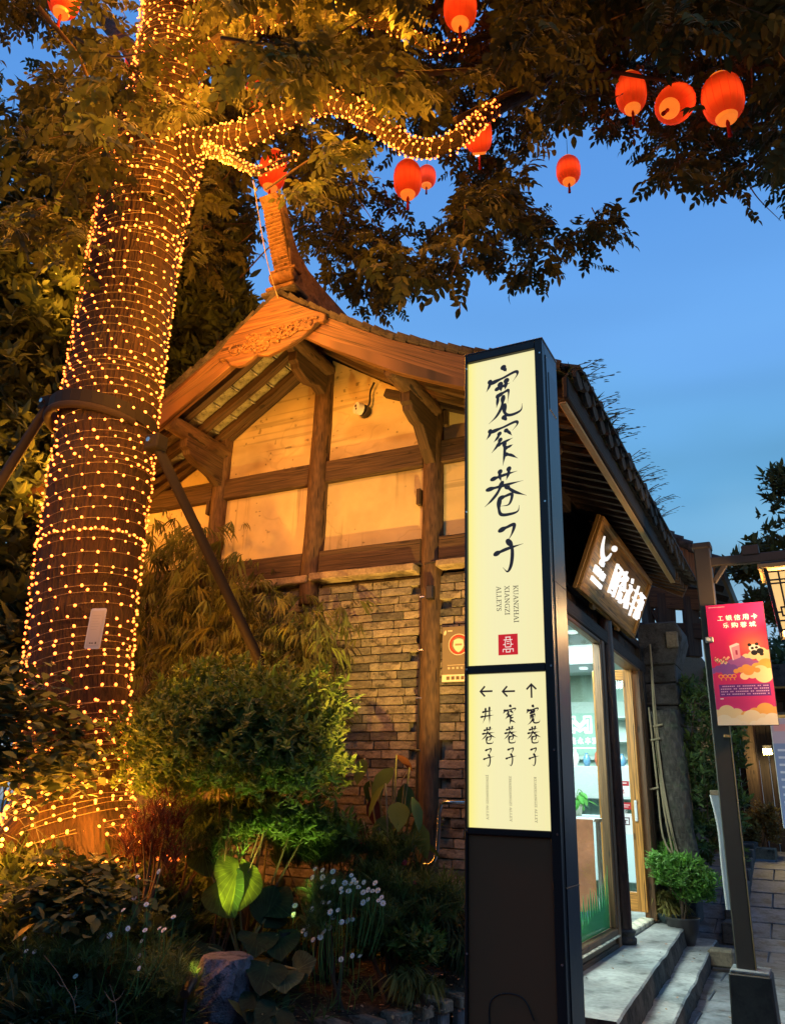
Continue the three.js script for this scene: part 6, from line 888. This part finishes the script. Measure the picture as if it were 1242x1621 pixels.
{
  const o = thing('climbing_vine', 'loose leafy vine with thin stems over the dark wall beyond the door', 'vine'), r = rng(170), mats = [], cols = [];
  for (let k = 0; k < 14; k++) { const a = [lerp(1070, 1120, r()), lerp(1050, 1350, r())], b = [a[0] + lerp(-40, 60, r()), a[1] + lerp(-60, 60, r())], zz = -10.2 - r() * .5; const pts = curve([P(a[0], a[1], 'z', zz), P((a[0] + b[0]) / 2, Math.min(a[1], b[1]) - 25, 'z', zz + .1), P(b[0], b[1], 'z', zz)], 14); part(o, 'stem', tube(pts, .006, 5), k % 3 ? M.twig : M.caneWood); for (let i = 0; i < 34; i++) { mats.push(mat4(pts[Math.floor(r() * 14)].clone().add(V((r() - .5) * .3, (r() - .5) * .3, (r() - .5) * .2)), rq(r, 1.5), .07 + .07 * r())); cols.push(vary(r)); } }
  for (let i = 0; i < 420; i++) { mats.push(mat4(P(lerp(1075, 1180, r()), lerp(1080, 1370, r()), 'z', -10.6 - r() * .6), rq(r, 1.5), .08 + .08 * r())); cols.push(vary(r)); } inst(o, 'foliage', tuft, M.green, mats, cols);
}
function potPlant(label, p, pr, ph, c, rad, n, size, geo, mat, seed, pm) { const t = thing('potted_shrub', label, 'plant', p); part(t, 'pot', muv(new THREE.LatheGeometry([[0, 0], [pr * .62, 0], [pr * .9, ph * .5], [pr, ph * .92], [pr * 1.06, ph], [pr * .95, ph], [pr * .9, ph * .85], [0, ph * .85]].map(([a, b]) => new THREE.Vector2(a, b)), 24)), pm); const r = rng(seed), mats = [], cols = []; const lu = Array.from({ length: 12 }, () => V((r() - .5) * 1.1, (r() - .4) * 1.2, (r() - .5) * 1.1)); for (let i = 0; i < n; i++) { const a = r() * 6.28, e = Math.asin(lerp(-1, 1, r())), k0 = Math.pow(r(), .5) * .42, u = lu[i % 12], k = 1; mats.push(mat4(V(c.x + u.x * rad.x + Math.cos(a) * Math.cos(e) * rad.x * k0, c.y + u.y * rad.y + Math.sin(e) * rad.y * k0, c.z + u.z * rad.z + Math.sin(a) * Math.cos(e) * rad.z * k0), rq(r, 1.4), size * (.7 + .6 * r()))); cols.push(vary(r)); } inst(t, 'foliage', geo, mat, mats, cols); for (let i = 0; i < 6; i++) part(t, 'stem', tube([V((r() - .5) * .05, ph * .8, 0), V(c.x * .5 + (r() - .5) * .2, c.y * .7, (r() - .5) * .2), V(c.x + (r() - .5) * rad.x, c.y + (r() - .4) * rad.y, c.z)], .006, 5), M.twig); return t; }
M.potDark = std({ color: col(.035, .03, .03), roughness: .3 }); M.potBlue = std({ color: col(.06, .10, .11), roughness: .35 }); M.shopGreen = leafMat(.17, .38, .06, .45);
{
  const a = P(1106, 1474, 'y', .17); potPlant('green leafy shrub in a dark glazed pot on the end of the lower step', V(a.x, .17, -9.75), .17, .26, V(.05, .58, 0), V(.36, .25, .28), 1100, .075, tuft, M.shopGreen, 181, M.potDark);
  potPlant('yellow green fern in a shallow blue bowl right of the door', V(-1.64, .34, -9.95), .16, .10, V(0, .24, 0), V(.18, .10, .15), 130, .13, bambooSpray, M.yellowLeaf, 182, M.potBlue);
  potPlant('darker shrub behind the fern bowl beside the door jamb', V(-1.62, .34, -10.12), .13, .2, V(.03, .55, 0), V(.20, .22, .15), 380, .075, tuft, M.shopGreen, 183, M.potDark);
}
// second house: roof with its barge board, lattice of dark beams, wall
{
  const o = thing('second_house', 'next house with brown gable board, dark roof and open beam lattice', 'building'), zf = -11.6;
  const top = [[1030, 845], [1075, 866], [1110, 884], [1132, 900]].map(([a, b]) => P(a, b, 'z', zf)), bot = [[1122, 938], [1100, 917], [1070, 899], [1036, 880]].map(([a, b]) => P(a, b, 'z', zf));
  part(o, 'barge_board', extrude([...top, ...bot].map((p) => [p.x, p.y]), .06, .004), M.bargeWood, V(0, 0, zf));
  const e = P(1132, 898, 'z', zf), roofS = [top[0].clone().add(V(-1.6, .9, 0)), ...top, e.clone().add(V(.10, -.1, 0))].map((p) => [p.x, p.y + .03]); part(o, 'roof_boards', extrude([...roofS, ...roofS.map(([x, y]) => [x, y + .10]).reverse()], 5.5), M.tile, V(0, 0, zf - 5.4));
  for (let i = 0; i < 8; i++) { const p = top[0].clone().lerp(top[3], i / 7); part(o, 'verge_tile', hgTile(), M.tile, p.add(V(0, .12, .06)), [0, 0, -.4]); }
  function hgTile() { return M.hg ??= muv(new THREE.CylinderGeometry(.07, .07, .16, 8, 1, false).rotateZ(Math.PI / 2)); }
  const B = (name, a, b, w, m = M.blackWood) => beam(o, name, P(a[0], a[1], 'z', zf - .25), P(b[0], b[1], 'z', zf - .25), w, .12, m, V(0, 1, .01));
  B('tie_beam', [1000, 945], [1130, 952], .30, M.darkWood); B('beam', [1000, 998], [1130, 1000], .22); B('strut', [1052, 940], [1058, 1040], .24); B('strut', [1090, 945], [1098, 1040], .20); B('strut', [1022, 945], [1028, 1010], .16); B('brace', [1038, 965], [1062, 1010], .16);
  const w = P(1128, 905, 'z', zf - .3), w2 = P(1165, 985, 'z', zf - 3.2);
  for (let i = 0; i < 7; i++) beam(o, 'rafter', V(w.x - .9, w.y + .30, zf - .4 - i * .7), V(w.x + .05, w.y - .08, zf - .4 - i * .7), .1, .06, M.blackWood);
  part(o, 'eave_board', cbox(.05, .18, 5.4, .006), M.blackWood, V(e.x + .08, e.y - .10, zf - 2.7)); part(o, 'wall', muv(new THREE.BoxGeometry(.15, 3.6, 4.8)), M.blackWood, V(-1.75, 2.4, zf - 2.9)); part(o, 'wall', muv(new THREE.BoxGeometry(1.5, 2.8, .12)), M.blackWood, V(-2.5, 1.7, zf - .6));
}
// far end of the lane: dark timber gate wall, lit shrub, lamp, terrace, people
{
  const g = thing('gate_house', 'dark timber gate house at the far end of the lane behind the lit shrub', 'building', V(-.2, .85, -17)); const r = rng(190);
  for (let i = 0; i < 26; i++) part(g, 'board', cbox(.17, 2.7, .05, .006, i), i % 3 ? M.blackWood : M.maroonWood, V(-1.9 + i * .175, 1.35, (i % 2) * .01)); part(g, 'lintel', cbox(4.8, .18, .12, .01), M.darkWood, V(.3, 2.72, .06)); part(g, 'post', cbox(.2, 2.7, .2, .01), M.darkWood, V(-.9, 1.35, .12)); part(g, 'roof_boards', extrude([[-2.6, 2.8], [3.2, 2.8], [3.0, 3.2], [-2.4, 3.2]], 1.2), M.tile, V(0, 0, -.3)); part(g, 'awning', cbox(1.1, .06, .5, .01), M.ledge, V(-.55, 2.35, .35));
  const p = P(1214, 1190, 'z', -16.6), o = thing('gate_lamp', 'small bright yellow green lamp under the gate house eave', 'lamp', p); part(o, 'housing', cbox(.16, .14, .12, .01), M.blackMetal, V(0, .05, -.04)); part(o, 'lit_face_lamp', cbox(.15, .11, .02, .004), std({ color: col(1, 1, .6), emissive: col(1, .85, .25), emissiveIntensity: 3.5 }), V(0, 0, .04)); const l = new THREE.PointLight(col(1, .72, .3), 3); l.position.copy(p).add(V(0, -.02, .14)); l.shadow.radius = 3; l.castShadow = true; l.name = 'gate_lamp_light'; scene.add(l);
  const s = P(1192, 1318, 'z', -15.2); bush('lit_shrub', 'golden lit shrub on the terrace at the far end of the lane', 'shrub', V(s.x, s.y, s.z), V(.38, .42, .3), 700, .10, tuft, leafMat(.34, .25, .07, .4), 191, { lumps: 14 }).position.y += 0;
  const s2 = V(s.x, 0, s.z + .3); part(thing('terrace_stone', 'tan dressed stone block at the foot of the golden shrub', 'stone', V(s.x + .12, .86, s.z + .75)), 'block', cbox(.45, .26, .5, .015), M.ledge);
  const pl = P(1243, 1165, 'z', -9.2), q = thing('far_banner', 'pale pink and blue banner cut by the right edge under the lantern', 'banner', V(pl.x + .05, pl.y - .35, -9.2)); part(q, 'board', cbox(.36, 1.05, .02, .003), M.white); part(q, 'printed_face', flat(.35, 1.04), std({ roughness: .6, map: canvasTex(128, 384, (x, w, h) => { x.fillStyle = '#b9a7c4'; x.fillRect(0, 0, w, h); x.fillStyle = '#d99aa6'; x.fillRect(8, 20, 110, 26); x.fillStyle = '#7b8fc2'; x.fillRect(0, 90, w, 300); x.fillStyle = '#c9d2e8'; for (let i = 0; i < 9; i++) x.fillRect(12, 110 + i * 26, 90 - (i % 3) * 20, 8); }) }), V(0, 0, .0115));
  const pn = thing('plastic_screen', 'tall curved pale plastic screen standing behind the banner post', 'screen'); const A = curve([P(1124, 1258, 'z', -9.5), P(1136, 1310, 'z', -9.5), P(1142, 1370, 'z', -9.5), P(1150, 1440, 'z', -9.5)], 16), sh = extrude([...A.map((q) => [q.x, q.y]), ...A.slice().reverse().map((q) => [q.x + .15, q.y])], .012).translate(0, 0, -9.506); part(pn, 'sheet', sh, std({ color: col(.34, .40, .46), roughness: .25 })); part(pn, 'edge', tube(A, .012, 6), M.white); part(pn, 'top_edge', cbox(.16, .05, .03, .006), M.ledge, A[0].clone().add(V(.075, .02, 0)));
  part(thing('kerb_block', 'rough tan kerb stone lying behind the banner post foot', 'stone', P(1142, 1516, 'y', .12)), 'block', cbox(.24, .16, .2, .02), M.ledge);
  const kb = thing('low_wall', 'low dark stone edge along the far lane beside the shrub', 'kerb', V(-1.12, 0, -12.8)); for (let i = 0; i < 9; i++) part(kb, 'stone', cbox(.22, .22, .45, .015, i), M.pierA, V(0, streetY(-11 - i * .46) + .10, 1.7 - i * .46));
}
// trees at the far right
function rightTree(label, base, spots, seed, n, leaf) { const t = backTree('lane_tree', label, spots, seed, n, leaf, M.darkGreen, base); t.userData.group = 'trees over the lane'; return t; }
rightTree('dark feathery tree reaching in at the right edge above the street lantern', V(2.9, 0, -13), [[D(1262, 800, 13), .5], [D(1238, 770, 13), .25], [D(1250, 880, 13), .55], [D(1215, 885, 12.6), .3], [D(1270, 970, 13), .6], [D(1205, 965, 12.6), .28], [D(1180, 905, 13), .22]], 201, 90, .16);
rightTree('dark rounded tree low at the right edge behind the banner', V(1.6, .8, -20), [[D(1236, 1085, 21), 1.0], [D(1262, 1110, 21), 1.2], [D(1215, 1130, 21), .9], [D(1250, 1160, 21), 1], [D(1190, 1150, 21), .8]], 202, 200, .3);
// a passer-by at the right edge, seen from the side: body meshed as one figure
{
  const res = 46, mc = new MarchingCubes(res, std(), false, false, 60000); mc.isolation = 0; const S = 1.9, J = [[V(0, 1.50, .02), V(0, 1.42, 0), .055, .06], [V(0, 1.63, .03), V(0, 1.57, .03), .095, .085], [V(-.13, 1.38, 0), V(.13, 1.38, 0), .075, .075], [V(0, 1.32, 0), V(0, 1.02, 0), .145, .125], [V(0, 1.0, 0), V(0, .92, 0), .135, .14], [V(-.17, 1.36, 0), V(-.22, 1.10, -.02), .06, .045], [V(-.22, 1.10, -.02), V(-.20, .86, .08), .042, .032], [V(-.20, .86, .08), V(-.20, .74, .12), .036, .02], [V(.17, 1.36, 0), V(.21, 1.10, .03), .06, .045], [V(.21, 1.10, .03), V(.17, .95, .20), .042, .032], [V(.17, .95, .20), V(.14, .93, .30), .034, .02], [V(-.08, .9, 0), V(-.09, .48, .05), .09, .062], [V(-.09, .48, .05), V(-.09, .08, -.03), .058, .042], [V(-.09, .05, -.03), V(-.10, .03, .12), .045, .035], [V(.08, .9, 0), V(.09, .48, -.02), .09, .062], [V(.09, .48, -.02), V(.09, .08, -.10), .058, .042], [V(.09, .05, -.10), V(.10, .03, .05), .045, .035]];
  const dist = (p) => { let s = 0; for (const [a, b, ra, rb] of J) { const ab = b.clone().sub(a), t = clamp(p.clone().sub(a).dot(ab) / ab.lengthSq()), d = p.distanceTo(a.clone().addScaledVector(ab, t)) - lerp(ra, rb, t); s += Math.exp(-d * 45); } return -Math.log(s + 1e-30) / 45; };
  for (let k = 0; k < res; k++) for (let j = 0; j < res; j++) for (let i = 0; i < res; i++) { const p = V((i / res * 2 - 1) * S / 2, (j / res * 2 - 1) * S / 2 + .86, (k / res * 2 - 1) * S / 2); mc.field[i + j * res + k * res * res] = (Math.abs(p.x) > .4 || Math.abs(p.z) > .45) ? -1 : -dist(p); } mc.update();
  const n = mc.count, pos = new Float32Array(n * 3), nor = mc.normalArray.slice(0, n * 3), cl = new Float32Array(n * 3); for (let i = 0; i < n; i++) { const x = mc.positionArray[i * 3] * S / 2, y = mc.positionArray[i * 3 + 1] * S / 2 + .86, z = mc.positionArray[i * 3 + 2] * S / 2; pos.set([x, y, z], i * 3); const arm = Math.abs(x) > .165; const c = y > 1.60 ? [.02, .015, .012] : y > 1.42 && Math.abs(x) < .12 ? [.42, .26, .18] : y > 1.18 && arm || (y > .97 && !arm) ? [.62, .64, .68] : arm ? [.42, .26, .18] : y > .1 ? [.03, .035, .05] : [.05, .05, .05]; cl.set(c, i * 3); }
  const g = new THREE.BufferGeometry(); g.setAttribute('position', new THREE.BufferAttribute(pos, 3)); g.setAttribute('normal', new THREE.BufferAttribute(nor, 3)); g.setAttribute('color', new THREE.BufferAttribute(cl, 3)); g.setAttribute('uv', new THREE.BufferAttribute(new Float32Array(n * 2), 2));
  const p = P(1247, 1230, 'z', -14.6), o = thing('person', 'person in a white short sleeved shirt standing at the right edge of the lane', 'person', V(p.x + .12, streetY(-14.6) - .02, -14.6)); o.rotation.y = .6; part(o, 'body', g, std({ vertexColors: true, roughness: .85 }));
}
// the row of houses across the lane, behind the viewer
{
  const o = thing('opposite_house', 'dark timber house row across the lane behind the viewer', 'building', V(0, 0, 6.5)); part(o, 'wall', muv(new THREE.BoxGeometry(26, 3.4, .4)), M.darkWood, V(0, 1.7, 0)); part(o, 'roof_boards', extrude([[-1.6, 3.3], [.2, 4.6], [2, 3.3]], 26).rotateY(Math.PI / 2), M.tile, V(-13, 0, 0));
  const w = thing('opposite_house', 'dark house on the far side of the lane to the right of the viewer', 'building', V(6.2, 0, -3)); part(w, 'wall', muv(new THREE.BoxGeometry(.4, 3.2, 20)), M.darkWood, V(0, 1.6, 0)); part(w, 'roof_boards', muv(new THREE.BoxGeometry(2.2, .12, 20)), M.tile, V(.4, 3.3, 0));
}
camera.far = 300;
renderer.render(scene, camera);
